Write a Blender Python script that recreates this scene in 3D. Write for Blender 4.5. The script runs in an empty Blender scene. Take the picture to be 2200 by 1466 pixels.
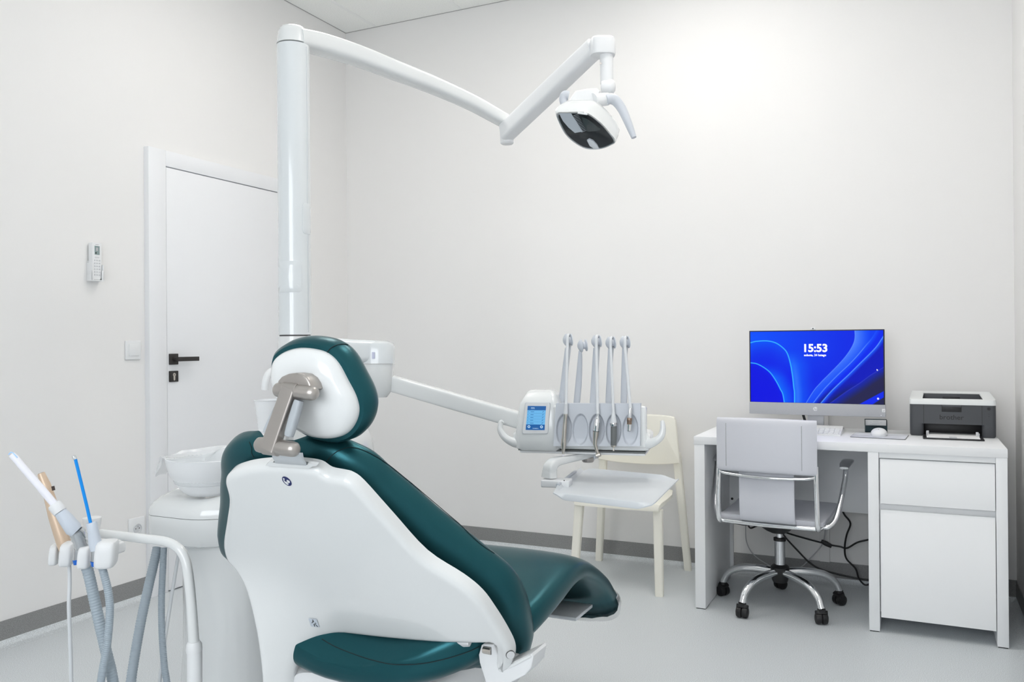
import bpy, bmesh, math, random
import numpy as np
from mathutils import Vector, Matrix
from mathutils.bvhtree import BVHTree
random.seed(7)
S = bpy.context.scene
COL = S.collection
PI = math.pi

# ------------------------------------------------------------------ camera
F_PX, YAW, PITCH, ROLL = 1800.875, -.44607, .00254, -.00752
CAM = Vector((3.20242, -4.30643, 1.16219))
FW = Vector((math.sin(YAW)*math.cos(PITCH), math.cos(YAW)*math.cos(PITCH), math.sin(PITCH)))
_r = Vector((math.cos(YAW), -math.sin(YAW), 0)); _u = _r.cross(FW)
RT = _r*math.cos(ROLL) + _u*math.sin(ROLL)
UP = -_r*math.sin(ROLL) + _u*math.cos(ROLL)
cd = bpy.data.cameras.new('camera'); cam = bpy.data.objects.new('camera', cd); COL.objects.link(cam)
cd.sensor_width = 36; cd.lens = F_PX/2200*36; cd.clip_start = .02
M = Matrix.Identity(4)
for i in range(3):
    M[i][0], M[i][1], M[i][2], M[i][3] = RT[i], UP[i], -FW[i], CAM[i]
cam.matrix_world = M
S.camera = cam
# measuring helpers: where a line of sight meets a plane of the room
def ray(x, y): return FW + RT*((x-1100)/F_PX) + UP*((733-y)/F_PX)
def at(x, y, d): return CAM + ray(x, y)*d
def PL(x, y, p0, n):
    d = ray(x, y); n = Vector(n)
    return CAM + d*((Vector(p0)-CAM).dot(n)/d.dot(n))
def XP(x, y, v): return PL(x, y, (v, 0, 0), (1, 0, 0))
def YP(x, y, v): return PL(x, y, (0, v, 0), (0, 1, 0))
def ZP(x, y, v): return PL(x, y, (0, 0, v), (0, 0, 1))

# ------------------------------------------------------------------ materials
def mat(name, col, rough=.5, metal=0, spec=.5, coat=0, coat_rough=.05, emit=None, estr=0, noise=None, bump=None, alpha=1, trans=0, ior=1.45, sheen=0):
    m = bpy.data.materials.new(name); m.use_nodes = True
    nt = m.node_tree; b = nt.nodes['Principled BSDF']
    b.inputs['Base Color'].default_value = (*col, 1)
    b.inputs['Roughness'].default_value = rough
    b.inputs['Metallic'].default_value = metal
    b.inputs['Specular IOR Level'].default_value = spec
    b.inputs['Coat Weight'].default_value = coat
    b.inputs['Coat Roughness'].default_value = coat_rough
    b.inputs['Alpha'].default_value = alpha
    b.inputs['Transmission Weight'].default_value = trans
    b.inputs['IOR'].default_value = ior
    if sheen: b.inputs['Sheen Weight'].default_value = sheen
    if emit:
        b.inputs['Emission Color'].default_value = (*emit, 1); b.inputs['Emission Strength'].default_value = estr
    tc = nt.nodes.new('ShaderNodeTexCoord')
    if noise:
        sc, lo, hi, det = noise
        n = nt.nodes.new('ShaderNodeTexNoise'); n.inputs['Scale'].default_value = sc; n.inputs['Detail'].default_value = det
        nt.links.new(tc.outputs['Object'], n.inputs['Vector'])
        r = nt.nodes.new('ShaderNodeValToRGB'); e = r.color_ramp.elements
        e[0].position, e[1].position = .36, .64
        e[0].color = (*[c*lo for c in col], 1); e[1].color = (*[min(1, c*hi) for c in col], 1)
        nt.links.new(n.outputs['Fac'], r.inputs['Fac']); nt.links.new(r.outputs['Color'], b.inputs['Base Color'])
    if bump:
        sc, st = bump
        n = nt.nodes.new('ShaderNodeTexNoise'); n.inputs['Scale'].default_value = sc; n.inputs['Detail'].default_value = 4
        nt.links.new(tc.outputs['Object'], n.inputs['Vector'])
        bp = nt.nodes.new('ShaderNodeBump'); bp.inputs['Strength'].default_value = st; bp.inputs['Distance'].default_value = .002
        nt.links.new(n.outputs['Fac'], bp.inputs['Height']); nt.links.new(bp.outputs['Normal'], b.inputs['Normal'])
    return m

def clear(name, tint=(1, 1, 1), gloss=.2, white=.0, rough=.05):
    """thin clear plastic: mostly see-through, with a glossy and a milky share"""
    m = bpy.data.materials.new(name); m.use_nodes = True; nt = m.node_tree
    out = nt.nodes['Material Output']; nt.nodes.remove(nt.nodes['Principled BSDF'])
    t = nt.nodes.new('ShaderNodeBsdfTransparent'); t.inputs[0].default_value = (*tint, 1)
    g = nt.nodes.new('ShaderNodeBsdfGlossy'); g.inputs['Roughness'].default_value = rough
    d = nt.nodes.new('ShaderNodeBsdfDiffuse'); d.inputs[0].default_value = (.90, .91, .92, 1)
    lw = nt.nodes.new('ShaderNodeLayerWeight'); lw.inputs[0].default_value = .35
    mu = nt.nodes.new('ShaderNodeMath'); mu.operation = 'MULTIPLY_ADD'; mu.inputs[1].default_value = gloss*1.6; mu.inputs[2].default_value = gloss*.25
    nt.links.new(lw.outputs['Facing'], mu.inputs[0])
    a = nt.nodes.new('ShaderNodeMixShader'); nt.links.new(mu.outputs[0], a.inputs[0]); nt.links.new(t.outputs[0], a.inputs[1]); nt.links.new(g.outputs[0], a.inputs[2])
    c = nt.nodes.new('ShaderNodeMixShader'); c.inputs[0].default_value = white
    nt.links.new(a.outputs[0], c.inputs[1]); nt.links.new(d.outputs[0], c.inputs[2]); nt.links.new(c.outputs[0], out.inputs[0])
    return m

WALL = mat('wall_paint', (.785, .778, .771), .75, spec=.3, bump=(260, .08))
DOORW = mat('door_laminate', (.78, .79, .81), .45, bump=(120, .03))
CEILM = mat('ceiling_tile', (.90, .91, .89), .9, spec=.1, noise=(180, .95, 1.04, 3), bump=(350, .2))
TBAR = mat('ceiling_bar', (.86, .87, .86), .5)
GAPM = mat('dark_gap', (.10, .10, .10), .9)
EDGEM = mat('wall_angle_grey', (.38, .38, .38), .8)  # own grey of the wall angle trim along the ceiling
VINYL = mat('speckled_vinyl', (.59, .62, .64), .42, spec=.45, noise=(430, .74, 1.28, 3))
COVE = mat('speckled_cove_vinyl', (.25, .25, .25), .45, spec=.45, noise=(430, .74, 1.30, 3))
GLOSSW = mat('white_gloss_plastic', (.74, .755, .755), .22, coat=.6, coat_rough=.06)
GLOSSG = mat('pole_gloss', (.70, .73, .745), .22, coat=.6, coat_rough=.06)
MATW = mat('white_plastic', (.76, .77, .78), .4)
CREAM = mat('cream_plastic', (.84, .82, .74), .42)
TEAL = mat('teal_leatherette', (.013, .085, .102), .33, metal=.7, spec=.5, bump=(420, .06))
TEALD = mat('teal_stitching', (.003, .018, .022), .7)
TAUPE = mat('satin_taupe_metal', (.44, .41, .385), .34, metal=.75, bump=(500, .05))
GRIP = mat('blue_grey_rubber', (.40, .43, .46), .45)
STRAPM = mat('pale_grey_plastic', (.60, .63, .66), .35)
STEEL = mat('satin_steel', (.60, .56, .51), .28, metal=1)
CHROME = mat('chrome', (.86, .87, .88), .07, metal=1)
BCHROME = mat('brushed_chrome', (.62, .63, .65), .22, metal=1)
DGREY = mat('dark_grey_plastic', (.14, .15, .15), .4)
PANELG = mat('grey_silicone', (.56, .59, .64), .4)
HOSEL = mat('light_grey_hose', (.66, .68, .70), .4)
HOSEB = mat('blue_grey_hose', (.36, .42, .47), .45)
BLACK = mat('black_plastic', (.012, .012, .013), .45)
BLACKM = mat('black_metal', (.028, .025, .024), .5)
DESKW = mat('white_woodgrain', (.82, .83, .84), .5, bump=(60, .05))
LEATHW = mat('white_leather', (.62, .63, .68), .5, bump=(300, .08))
PRINTD = mat('printer_charcoal', (.062, .066, .074), .5, bump=(600, .05))
PRINTB = mat('printer_black', (.012, .012, .014), .4)
PRINTW = mat('printer_white', (.72, .74, .74), .4)
PAPER = mat('paper', (.88, .88, .88), .8)
SILVER = mat('grey_fabric_mesh', (.40, .41, .43), .6, noise=(900, .8, 1.2, 2))
MONB = mat('monitor_back', (.55, .56, .58), .4)
BLUEP = mat('blue_plastic', (0, .27, .80), .35)
BLUER = mat('blue_ring', (.01, .13, .55), .4)
PALEB = mat('pale_blue_plastic', (.35, .60, .95), .35)
WTUBE = mat('milky_white_tube', (.84, .84, .90), .35)
GCONE = mat('pale_blue_grey_plastic', (.58, .63, .70), .4)
BEIGE = mat('champagne_metal', (.66, .51, .38), .35, metal=.25)
NAVY = mat('navy_print', (.012, .02, .11), .5)
STICK = mat('pale_sticker', (.55, .60, .66), .5)
INK = mat('black_ink', (.01, .01, .01), .6)
INKG = mat('grey_ink', (.45, .45, .47), .6)
TEALB = mat('teal_card', (.02, .16, .22), .5)
CARDH = mat('dark_card_holder', (.012, .035, .045), .3)
MILKY = clear('milky_glass', (.96, .97, .98), .12, .74, .2)
FILM = clear('clear_film', (.97, .98, .98), .15, .38, .2)
CLEARP = clear('clear_plastic', (.88, .91, .93), .85, .06, .05)
COVERM = clear('clear_cover_plastic', (.86, .89, .92), .8, .20, .06)
GLASSL = clear('lamp_glass', (.88, .90, .92), .07, .0, .03)
CUPM = clear('translucent_cup', (.95, .96, .97), .15, .70, .2)
MIRR = mat('mirror', (.55, .56, .58), .12, metal=1)
LAMPIN = mat('lamp_reflector_dark', (.02, .022, .024), .3)
BTNG = mat('button_grey', (.60, .61, .63), .5)
LCD = mat('remote_display', (.22, .29, .29), .3)
BROWN = mat('bronze_ring', (.30, .22, .17), .35, metal=.8)
def emit(name, rgb, k=1):
    m = bpy.data.materials.new(name); m.use_nodes = True; b = m.node_tree.nodes['Principled BSDF']
    b.inputs['Base Color'].default_value = (0, 0, 0, 1); b.inputs['Roughness'].default_value = .3
    lin = [((c/255+.055)/1.055)**2.4 if c > 10 else c/255/12.92 for c in rgb]
    b.inputs['Emission Color'].default_value = (*lin, 1); b.inputs['Emission Strength'].default_value = k*.93
    return m
SCR_W = emit('screen_white', (255, 255, 255), 1.1)
CON_L = emit('console_light_blue', (105, 180, 232)); CON_D = emit('console_blue', (25, 92, 160)); CON_T = emit('console_text', (40, 110, 170)); CON_W = emit('console_white', (190, 220, 245))

# ------------------------------------------------------------------ object helpers
LOC = {}
def tag(o, label=None, cat=None, group=None, kind=None):
    if label: o['label'] = label
    if cat: o['category'] = cat
    if group: o['group'] = group
    if kind: o['kind'] = kind
    return o
def thing(name, label, cat, loc, group=None, kind=None):
    o = bpy.data.objects.new(name, None); COL.objects.link(o); o.location = loc; o.empty_display_size = .05
    LOC[o] = Vector(loc); return tag(o, label, cat, group, kind)
def obj(name, bm, m, parent=None, label=None, sharp=38):
    """links a bmesh drawn in room coordinates as ONE object"""
    bmesh.ops.recalc_face_normals(bm, faces=bm.faces)
    for f in bm.faces: f.smooth = True
    c = math.cos(math.radians(sharp))
    for e in bm.edges:
        if len(e.link_faces) == 2 and e.link_faces[0].normal.dot(e.link_faces[1].normal) < c: e.smooth = False
    me = bpy.data.meshes.new(name)
    if len(bm.verts):
        lo = Vector([min(v.co[i] for v in bm.verts) for i in range(3)]); hi = Vector([max(v.co[i] for v in bm.verts) for i in range(3)])
        org = (lo+hi)/2; org.z = lo.z
    else: org = Vector()
    bmesh.ops.translate(bm, verts=bm.verts, vec=-org)
    bm.to_mesh(me); bm.free(); me.materials.append(m)
    o = bpy.data.objects.new(name, me); COL.objects.link(o)
    LOC[o] = org
    if parent is not None:
        o.parent = parent; o.location = org - LOC[parent]
    else: o.location = org
    if label: o['label'] = label
    return o
def struct(name, bm, m, parent=None):
    o = obj(name, bm, m, parent)
    if parent is None: o['kind'] = 'structure'
    return o
def BM(): return bmesh.new()

def box(bm, x, y, z, bev=.002, seg=2, M=None):
    t = bmesh.new(); bmesh.ops.create_cube(t, size=1)
    for v in t.verts: v.co = Vector(((x[0]+x[1])/2 + v.co.x*(x[1]-x[0]), (y[0]+y[1])/2 + v.co.y*(y[1]-y[0]), (z[0]+z[1])/2 + v.co.z*(z[1]-z[0])))
    if bev: bmesh.ops.bevel(t, geom=t.edges[:], offset=bev, segments=seg, profile=.5, affect='EDGES', clamp_overlap=True)
    if M: bmesh.ops.transform(t, matrix=M, verts=t.verts)
    join(bm, t); return bm
def join(bm, t):
    t.verts.index_update(); vs = [bm.verts.new(v.co) for v in t.verts]
    for f in t.faces:
        try: bm.faces.new([vs[v.index] for v in f.verts])
        except ValueError: pass
    t.free()
def loft(bm, rings, cap0=True, cap1=True, closed=True):
    R = [[bm.verts.new(p) for p in r] for r in rings]; n = len(R[0])
    for a, b in zip(R, R[1:]):
        for i in range(n if closed else n-1):
            j = (i+1) % n
            bm.faces.new((a[i], a[j], b[j], b[i]))
    if cap0: bm.faces.new(R[0][::-1])
    if cap1: bm.faces.new(R[-1])
    return bm
def spline(pts, n=8, closed=False):
    """Catmull-Rom through points (tuples of any length)"""
    P = [np.array(p, float) for p in pts]; out = []; m = len(P)
    for i in range(m if closed else m-1):
        p0 = P[(i-1) % m] if closed or i else 2*P[0]-P[1]
        p1, p2 = P[i], P[(i+1) % m]
        p3 = P[(i+2) % m] if closed or i+2 < m else 2*P[-1]-P[-2]
        for k in range(n):
            t = k/n
            out.append(.5*((2*p1)+(-p0+p2)*t+(2*p0-5*p1+4*p2-p3)*t*t+(-p0+3*p1-3*p2+p3)*t**3))
    if not closed: out.append(P[-1])
    return out
def frames(P):
    P = [Vector(p) for p in P]; T = []
    for i in range(len(P)):
        a = P[max(0, i-1)]; b = P[min(len(P)-1, i+1)]; T.append((b-a).normalized())
    ref = Vector((0, 0, 1)) if abs(T[0].z) < .9 else Vector((0, 1, 0))
    N = (ref - T[0]*ref.dot(T[0])).normalized(); out = []
    for i, t in enumerate(T):
        N = (N - t*N.dot(t)).normalized(); out.append((P[i], t, N, t.cross(N)))
    return out
def tube(bm, pts, r, seg=12, n=8, cap=True, smooth=True, flat=1):
    """r: number or list per control point; flat squashes across the second axis"""
    rs = r if isinstance(r, (list, tuple)) else [r]*len(pts)
    q = [(*p, x) for p, x in zip(pts, rs)]
    if smooth and len(q) > 2: q = spline(q, n)
    fr = frames([p[:3] for p in q]); rings = []
    for (P, t, N, B), w in zip(fr, q):
        rings.append([P + N*(math.cos(2*PI*k/seg)*w[3]*flat) + B*(math.sin(2*PI*k/seg)*w[3]) for k in range(seg)])
    return loft(bm, rings, cap, cap)
def rod(bm, p0, p1, r0, r1=None, seg=20): return tube(bm, [p0, p1], [r0, r0 if r1 is None else r1], seg, smooth=False)
def turned(bm, p0, d, prof, seg=24, cap=True):
    """profile (distance along d, radius) turned about an axis"""
    d = Vector(d).normalized(); ref = Vector((0, 0, 1)) if abs(d.z) < .9 else Vector((1, 0, 0))
    N = (ref - d*ref.dot(d)).normalized(); B = d.cross(N); p0 = Vector(p0)
    return loft(bm, [[p0 + d*a + N*(math.cos(2*PI*k/seg)*r) + B*(math.sin(2*PI*k/seg)*r) for k in range(seg)] for a, r in prof], cap, cap)
def corrugated(bm, pts, r, pitch=.0062, seg=14, depth=.05):
    q = spline([tuple(p) for p in pts], 24); L = [0]
    for a, b in zip(q, q[1:]): L.append(L[-1]+float(np.linalg.norm(b-a)))
    L = np.array(L); Q = np.array(q); N = max(8, int(L[-1]/pitch)*3)
    s = np.linspace(0, L[-1], N+1); P = np.stack([np.interp(s, L, Q[:, i]) for i in range(3)], 1)
    rings = []
    for i, (p, t, A, B) in enumerate(frames([Vector(x) for x in P])):
        w = r*(1 + (depth if i % 3 == 0 else -depth*.5))
        rings.append([p + A*(math.cos(2*PI*k/seg)*w) + B*(math.sin(2*PI*k/seg)*w) for k in range(seg)])
    return loft(bm, rings)
def sring(c, a, b, ex, A, B, n=32):
    """superellipse ring about c, half sizes a, b along A, B"""
    out = []
    for k in range(n):
        t = 2*PI*k/n; ct, st = math.cos(t), math.sin(t)
        out.append(c + A*(a*math.copysign(abs(ct)**(2/ex), ct)) + B*(b*math.copysign(abs(st)**(2/ex), st)))
    return out
def beam(bm, pts, w, h, ex=4, n=28, k=8, side=None):
    """rounded rectangular bar along points; w across, h tall (lists allowed)"""
    ws = w if isinstance(w, (list, tuple)) else [w]*len(pts); hs = h if isinstance(h, (list, tuple)) else [h]*len(pts)
    q = [(*p, a, b) for p, a, b in zip(pts, ws, hs)]
    if len(q) > 2: q = spline(q, k)
    rings = []
    for i, p in enumerate(q):
        a = Vector(q[max(0, i-1)][:3]); b = Vector(q[min(len(q)-1, i+1)][:3]); t = (b-a).normalized()
        A = side.copy() if side else t.cross(Vector((0, 0, 1)))
        A = (A - t*A.dot(t)).normalized(); B = A.cross(t).normalized()
        rings.append(sring(Vector(p[:3]), p[3]/2, p[4]/2, ex, A, B, n))
    return loft(bm, rings)
def plate(bm, pts, n0, n1, fr, rnd=0, seg=4, both=False, grid=0):
    """closed outline pts (a, b) given thickness n0..n1 (n0 side is rounded); fr(a, b, n) -> Vector"""
    P = [np.array(p, float) for p in pts]; m = len(P)
    ar = sum(P[i][0]*P[(i+1) % m][1]-P[(i+1) % m][0]*P[i][1] for i in range(m))
    if ar < 0: P = P[::-1]
    nor = []
    for i in range(m):
        t = P[(i+1) % m]-P[i-1]; t = t/(np.linalg.norm(t)+1e-12); nor.append(np.array([-t[1], t[0]]))
    lay = []; sg = 1 if n1 > n0 else -1
    if rnd:
        if grid: lay.append((rnd+.004, n0))
        for k in range(seg+1):
            a = k/seg*PI/2; lay.append((rnd*(1-math.sin(a)), n0+sg*rnd*(1-math.cos(a))))
    else: lay.append((0, n0))
    if both and rnd:
        for k in range(seg+1):
            a = (1-k/seg)*PI/2; lay.append((rnd*(1-math.sin(a)), n1-sg*rnd*(1-math.cos(a))))
    else: lay.append((0, n1))
    rings = [[Vector(fr(*(P[i]+nor[i]*d), n)) for i in range(m)] for d, n in lay]
    loft(bm, rings, False, False)
    if grid: caps = []
    if grid:      # both broad faces cut into a grid so that they follow a curved surface
        for (d, n) in (lay[0], lay[-1]):
            t = bmesh.new(); Q = [P[i]+nor[i]*d for i in range(m)]
            t.faces.new([t.verts.new((q[0], q[1], 0)) for q in Q]); lo, hi = np.min(Q, 0), np.max(Q, 0)
            for ax in (0, 1):
                k = lo[ax]+grid
                while k < hi[ax]:
                    co = [0, 0, 0]; no = [0, 0, 0]; co[ax] = k; no[ax] = 1
                    bmesh.ops.bisect_plane(t, geom=t.verts[:]+t.edges[:]+t.faces[:], plane_co=co, plane_no=no); k += grid
            bmesh.ops.triangulate(t, faces=[f for f in t.faces if len(f.verts) > 4])
            for v in t.verts: v.co = Vector(fr(v.co.x, v.co.y, n))
            caps.append(t)
    else:
        for ring in (rings[0], rings[-1]):
            vs = [bm.verts.new(p) for p in ring]
            f = bm.faces.new(vs); bmesh.ops.triangulate(bm, faces=[f])
    bmesh.ops.remove_doubles(bm, verts=bm.verts, dist=1e-6)
    if grid:
        for t in caps: join(bm, t)
    return bm
def text(s, size, fr, m, name, parent, label=None, off=0, align='CENTER', depth=.0006, shear=0, sx=1):
    cu = bpy.data.curves.new(name, 'FONT'); cu.body = s; cu.size = size; cu.align_x = align; cu.align_y = 'CENTER'; cu.offset = off; cu.extrude = depth/2; cu.shear = shear; cu.resolution_u = 4
    o = bpy.data.objects.new(name, cu); COL.objects.link(o)
    dg = bpy.context.evaluated_depsgraph_get(); dg.update()
    me = bpy.data.meshes.new_from_object(o.evaluated_get(dg)); bpy.data.objects.remove(o)
    bm = bmesh.new(); bm.from_mesh(me); bpy.data.meshes.remove(me)
    for v in bm.verts: v.co = Vector(fr(v.co.x*sx, v.co.y, v.co.z))
    return obj(name, bm, m, parent, label)
def disc(bm, c, N, U, r, n=24, rx=1):
    N = Vector(N).normalized(); U = Vector(U); U = (U-N*U.dot(N)).normalized(); V = N.cross(U)
    bm.faces.new([bm.verts.new(Vector(c)+U*(math.cos(2*PI*k/n)*r*rx)+V*(math.sin(2*PI*k/n)*r)) for k in range(n)]); return bm
def bvh(*os_):
    vs, fs = [], []
    for o in os_:
        b = len(vs); vs += [v.co+LOC[o] for v in o.data.vertices]; fs += [[b+i for i in p.vertices] for p in o.data.polygons]
    return BVHTree.FromPolygons(vs, fs)
def hit(t, x, y):
    d = ray(x, y).normalized(); h = t.ray_cast(CAM, d)
    return (h[0], h[1] if h[1].dot(d) < 0 else -h[1]) if h[0] is not None else None
LAMP_STR = 12
# ------------------------------------------------------------------ the room
H = 3.1209; XR = 3.609; YB = -5.6; BB = .0963
bm = BM(); box(bm, (-.1, XR+.1), (YB-.1, .1), (-.1, 0), 0); struct('floor', bm, VINYL)
bm = BM(); box(bm, (-.1, XR+.1), (0, .1), (0, H+.1), 0); struct('wall_back', bm, WALL)
DY0, DY1, DTOP = -1.49, -.59, 2.05
bm = BM()
box(bm, (-.1, 0), (YB, DY0), (0, H+.1), 0); box(bm, (-.1, 0), (DY0, DY1), (DTOP, H+.1), 0); box(bm, (-.1, 0), (DY1, 0), (0, H+.1), 0)
box(bm, (-.1, -.06), (DY0, DY1), (0, DTOP), 0)
struct('wall_left', bm, WALL)
bm = BM(); box(bm, (XR, XR+.1), (YB, 0), (0, H+.1), 0); struct('wall_right', bm, WALL)
# unseen window added in the rear wall behind the photographer for cool fill light
WX0, WX1, WZ0, WZ1 = 1.6, 3.45, .85, 2.55
bm = BM(); y_ = (YB-.1, YB)
box(bm, (-.1, WX0), y_, (0, H+.1), 0); box(bm, (WX1, XR+.1), y_, (0, H+.1), 0); box(bm, (WX0, WX1), y_, (0, WZ0), 0); box(bm, (WX0, WX1), y_, (WZ1, H+.1), 0)
struct('wall_rear', bm, WALL)
w = thing('added_window', None, None, ((WX0+WX1)/2, YB-.05, WZ0), kind='structure')
bm = BM(); f = .05; xm = (WX0+WX1)/2
for x in ((WX0, WX0+f), (xm-f/2, xm+f/2), (WX1-f, WX1)): box(bm, x, (YB-.08, YB-.02), (WZ0, WZ1), .003)
for z in ((WZ0, WZ0+f), (WZ1-f, WZ1)): box(bm, (WX0, WX1), (YB-.08, YB-.02), z, .003)
obj('added_window_frame', bm, MATW, w)
bm = BM(); box(bm, (WX0+f, WX1-f), (YB-.054, YB-.046), (WZ0+f, WZ1-f), 0); obj('added_window_pane', bm, clear('added_window_glass', (1, 1, 1), .08, 0, 0), w)
bm = BM(); box(bm, (WX0-.04, WX1+.04), (YB-.02, YB+.12), (WZ0-.03, WZ0), .004); obj('added_window_sill', bm, MATW, w)

# suspended ceiling: tiles between bars
bm = BM(); box(bm, (-.1, XR+.1), (YB-.1, .1), (H, H+.1), 0); struct('ceiling', bm, CEILM)
bm = BM(); xs = [.229+.6005*k for k in range(6)]; ys = [-.61-.6005*k for k in range(9)]
for x in xs: box(bm, (x-.011, x+.011), (YB, -.012), (H-.0025, H+.001), 0)
for y in ys: box(bm, (.012, XR-.012), (y-.011, y+.011), (H-.0028, H+.001), 0)
struct('trim_1', bm, TBAR)
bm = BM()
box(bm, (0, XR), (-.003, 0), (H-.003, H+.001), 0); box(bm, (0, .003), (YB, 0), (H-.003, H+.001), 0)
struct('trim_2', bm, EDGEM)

# ceiling lamps (flat square panels set in the tiles, all outside the picture)
LIGHTP = bpy.data.materials.new('light_panel'); LIGHTP.use_nodes = True
b = LIGHTP.node_tree.nodes['Principled BSDF']; b.inputs['Emission Color'].default_value = (1, .965, .92, 1); b.inputs['Emission Strength'].default_value = LAMP_STR
for nm, (i, j) in dict(a=(3, 0), b=(1, 1), c=(4, 2)).items():
    x0, x1 = xs[i]+.011, xs[i+1]-.011; y1, y0 = ys[j]-.011, ys[j+1]+.011
    where = {'a': 'above the desk', 'b': 'above the cuspidor unit', 'c': 'in front of the desk', 'd': 'behind the dental chair by the door wall', 'e': 'above the window side'}[nm]
    t = thing('ceiling_light', 'square flat light panel set in the ceiling '+where, 'lamp', ((x0+x1)/2, (y0+y1)/2, H-.012), 'ceiling light panels')
    bm = BM()
    for a, c in (((x0, x1), (y0, y0+.02)), ((x0, x1), (y1-.02, y1)), ((x0, x0+.02), (y0+.02, y1-.02)), ((x1-.02, x1), (y0+.02, y1-.02))): box(bm, a, c, (H-.012, H-.0002), .001)
    obj('frame', bm, TBAR, t)
    bm = BM(); box(bm, (x0+.02, x1-.02), (y0+.02, y1-.02), (H-.008, H-.003), 0); obj('diffuser', bm, LIGHTP, t)

# coved vinyl skirting
def cove(name, p0, p1, inw, r=.026, th=.004):
    """dark skirting strip with the floor vinyl swept up to meet it"""
    inw = Vector(inw); zt_ = .022
    bm = BM(); loft(bm, [[Vector(p)+inw*a+Vector((0, 0, z)) for a, z in ((0, BB), (th, BB), (th, zt_), (0, zt_))] for p in (p0, p1)]); struct(name, bm, COVE); b_ = bpy.data.objects[name]
    prof = [(0, zt_), (th, zt_)]+[(th+r-math.cos(a)*r, .0012+r-math.sin(a)*r) for a in [PI/2*k/12 for k in range(2, 13)]]+[(th+r+.03, .0004), (th+r+.03, 0), (0, 0)]
    bm = BM(); loft(bm, [[Vector(p)+inw*a+Vector((0, 0, z)) for a, z in prof] for p in (p0, p1)]); obj('cove', bm, VINYL, b_)
cove('baseboard_back', (.0, 0, 0), (XR, 0, 0), (0, -1, 0))
cove('baseboard_left', (0, YB, 0), (0, -1.545, 0), (1, 0, 0))
cove('baseboard_right', (XR, YB, 0), (XR, 0, 0), (-1, 0, 0))
bm = BM(); box(bm, (0, .004), (-.551, -.004), (0, BB), 0); struct('baseboard_left_corner', bm, COVE)

# door
d = thing('door_1', None, None, (0, -1.04, 0), kind='structure')
bm = BM()
box(bm, (-.02, .03), (-1.543, -1.4425), (0, 2.085), .002); box(bm, (-.02, .03), (-.6325, -.552), (0, 2.085), .002); box(bm, (-.02, .03), (-1.4425, -.6325), (2.0105, 2.085), .002)
obj('door_frame', bm, DOORW, d)
bm = BM(); box(bm, (-.02, .026), (-1.4385, -.6365), (.006, 2.0065), .0015); obj('door_leaf', bm, DOORW, d)
bm = BM(); box(bm, (-.058, -.02), (-1.46, -.61), (0, 2.03), 0); obj('door_rebate', bm, GAPM, d)
hp = XP(373, 772, .03)
bm = BM(); box(bm, (.026, .034), (hp.y-.026, hp.y+.026), (hp.z-.026, hp.z+.026), .002); ro = obj('handle_rosette', bm, BLACKM, d)
bm = BM(); rod(bm, (.034, hp.y, hp.z), (.07, hp.y, hp.z), .010); h2 = XP(428, 772, .07); box(bm, (.060, .072), (hp.y-.012, h2.y), (hp.z-.0105, hp.z+.0105), .002); obj('lever_handle', bm, BLACKM, d)
lp = XP(373, 809, .03)
bm = BM(); box(bm, (.026, .034), (lp.y-.026, lp.y+.026), (lp.z-.026, lp.z+.026), .002); lo = obj('lock_plate', bm, BLACKM, d)
bm = BM(); fr = lambda a, c, n: (.034+n, lp.y+a, lp.z+c)
plate(bm, [(math.cos(t)*.0085, math.sin(t)*.0085+.008) for t in np.linspace(-.9, PI+.9, 18)] + [(-.005, -.016), (-.003, -.019), (.003, -.019), (.005, -.016)], .0015, 0, fr); k = obj('lock_cylinder', bm, STEEL, lo)
bm = BM(); box(bm, (.0355, .0362), (lp.y-.001, lp.y+.001), (lp.z+.004, lp.z+.012), 0); obj('key_slot', bm, BLACK, k)

# light switch, socket, remote control on the left wall
t = thing('light_switch', 'white square light switch on the wall left of the door', 'light switch', (0, -1.613, 1.1))
bm = BM(); box(bm, (0, .010), (-1.654, -1.572), (1.1, 1.186), .004, 3); obj('switch_frame', bm, MATW, t)
bm = BM(); box(bm, (.008, .0135), (-1.639, -1.584), (1.117, 1.170), .0015); obj('rocker', bm, MATW, t)
t = thing('power_socket', 'white wall socket low on the left wall beside the cuspidor unit', 'socket', (0, -1.600, .297))
bm = BM(); box(bm, (0, .010), (-1.643, -1.557), (.295, .381), .004, 3); obj('socket_frame', bm, MATW, t)
sp = XP(296, 1136, .012)
bm = BM(); turned(bm, (.0098, sp.y, sp.z), (1, 0, 0), [(0, .0225), (.0040, .0220), (.0040, .0195), (.0008, .0190)], 28); s = obj('socket_well', bm, BTNG, t)
for dy in (-.0095, .0095):
    bm = BM(); turned(bm, (.0104, sp.y+dy, sp.z), (1, 0, 0), [(0, .0026), (.0008, .0026)], 10); obj('socket_hole', bm, BLACK, s)
bm = BM(); rod(bm, (.010, sp.y, sp.z+.010), (.0145, sp.y, sp.z+.010), .0024, seg=8); obj('earth_pin', bm, CHROME, s)

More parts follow.
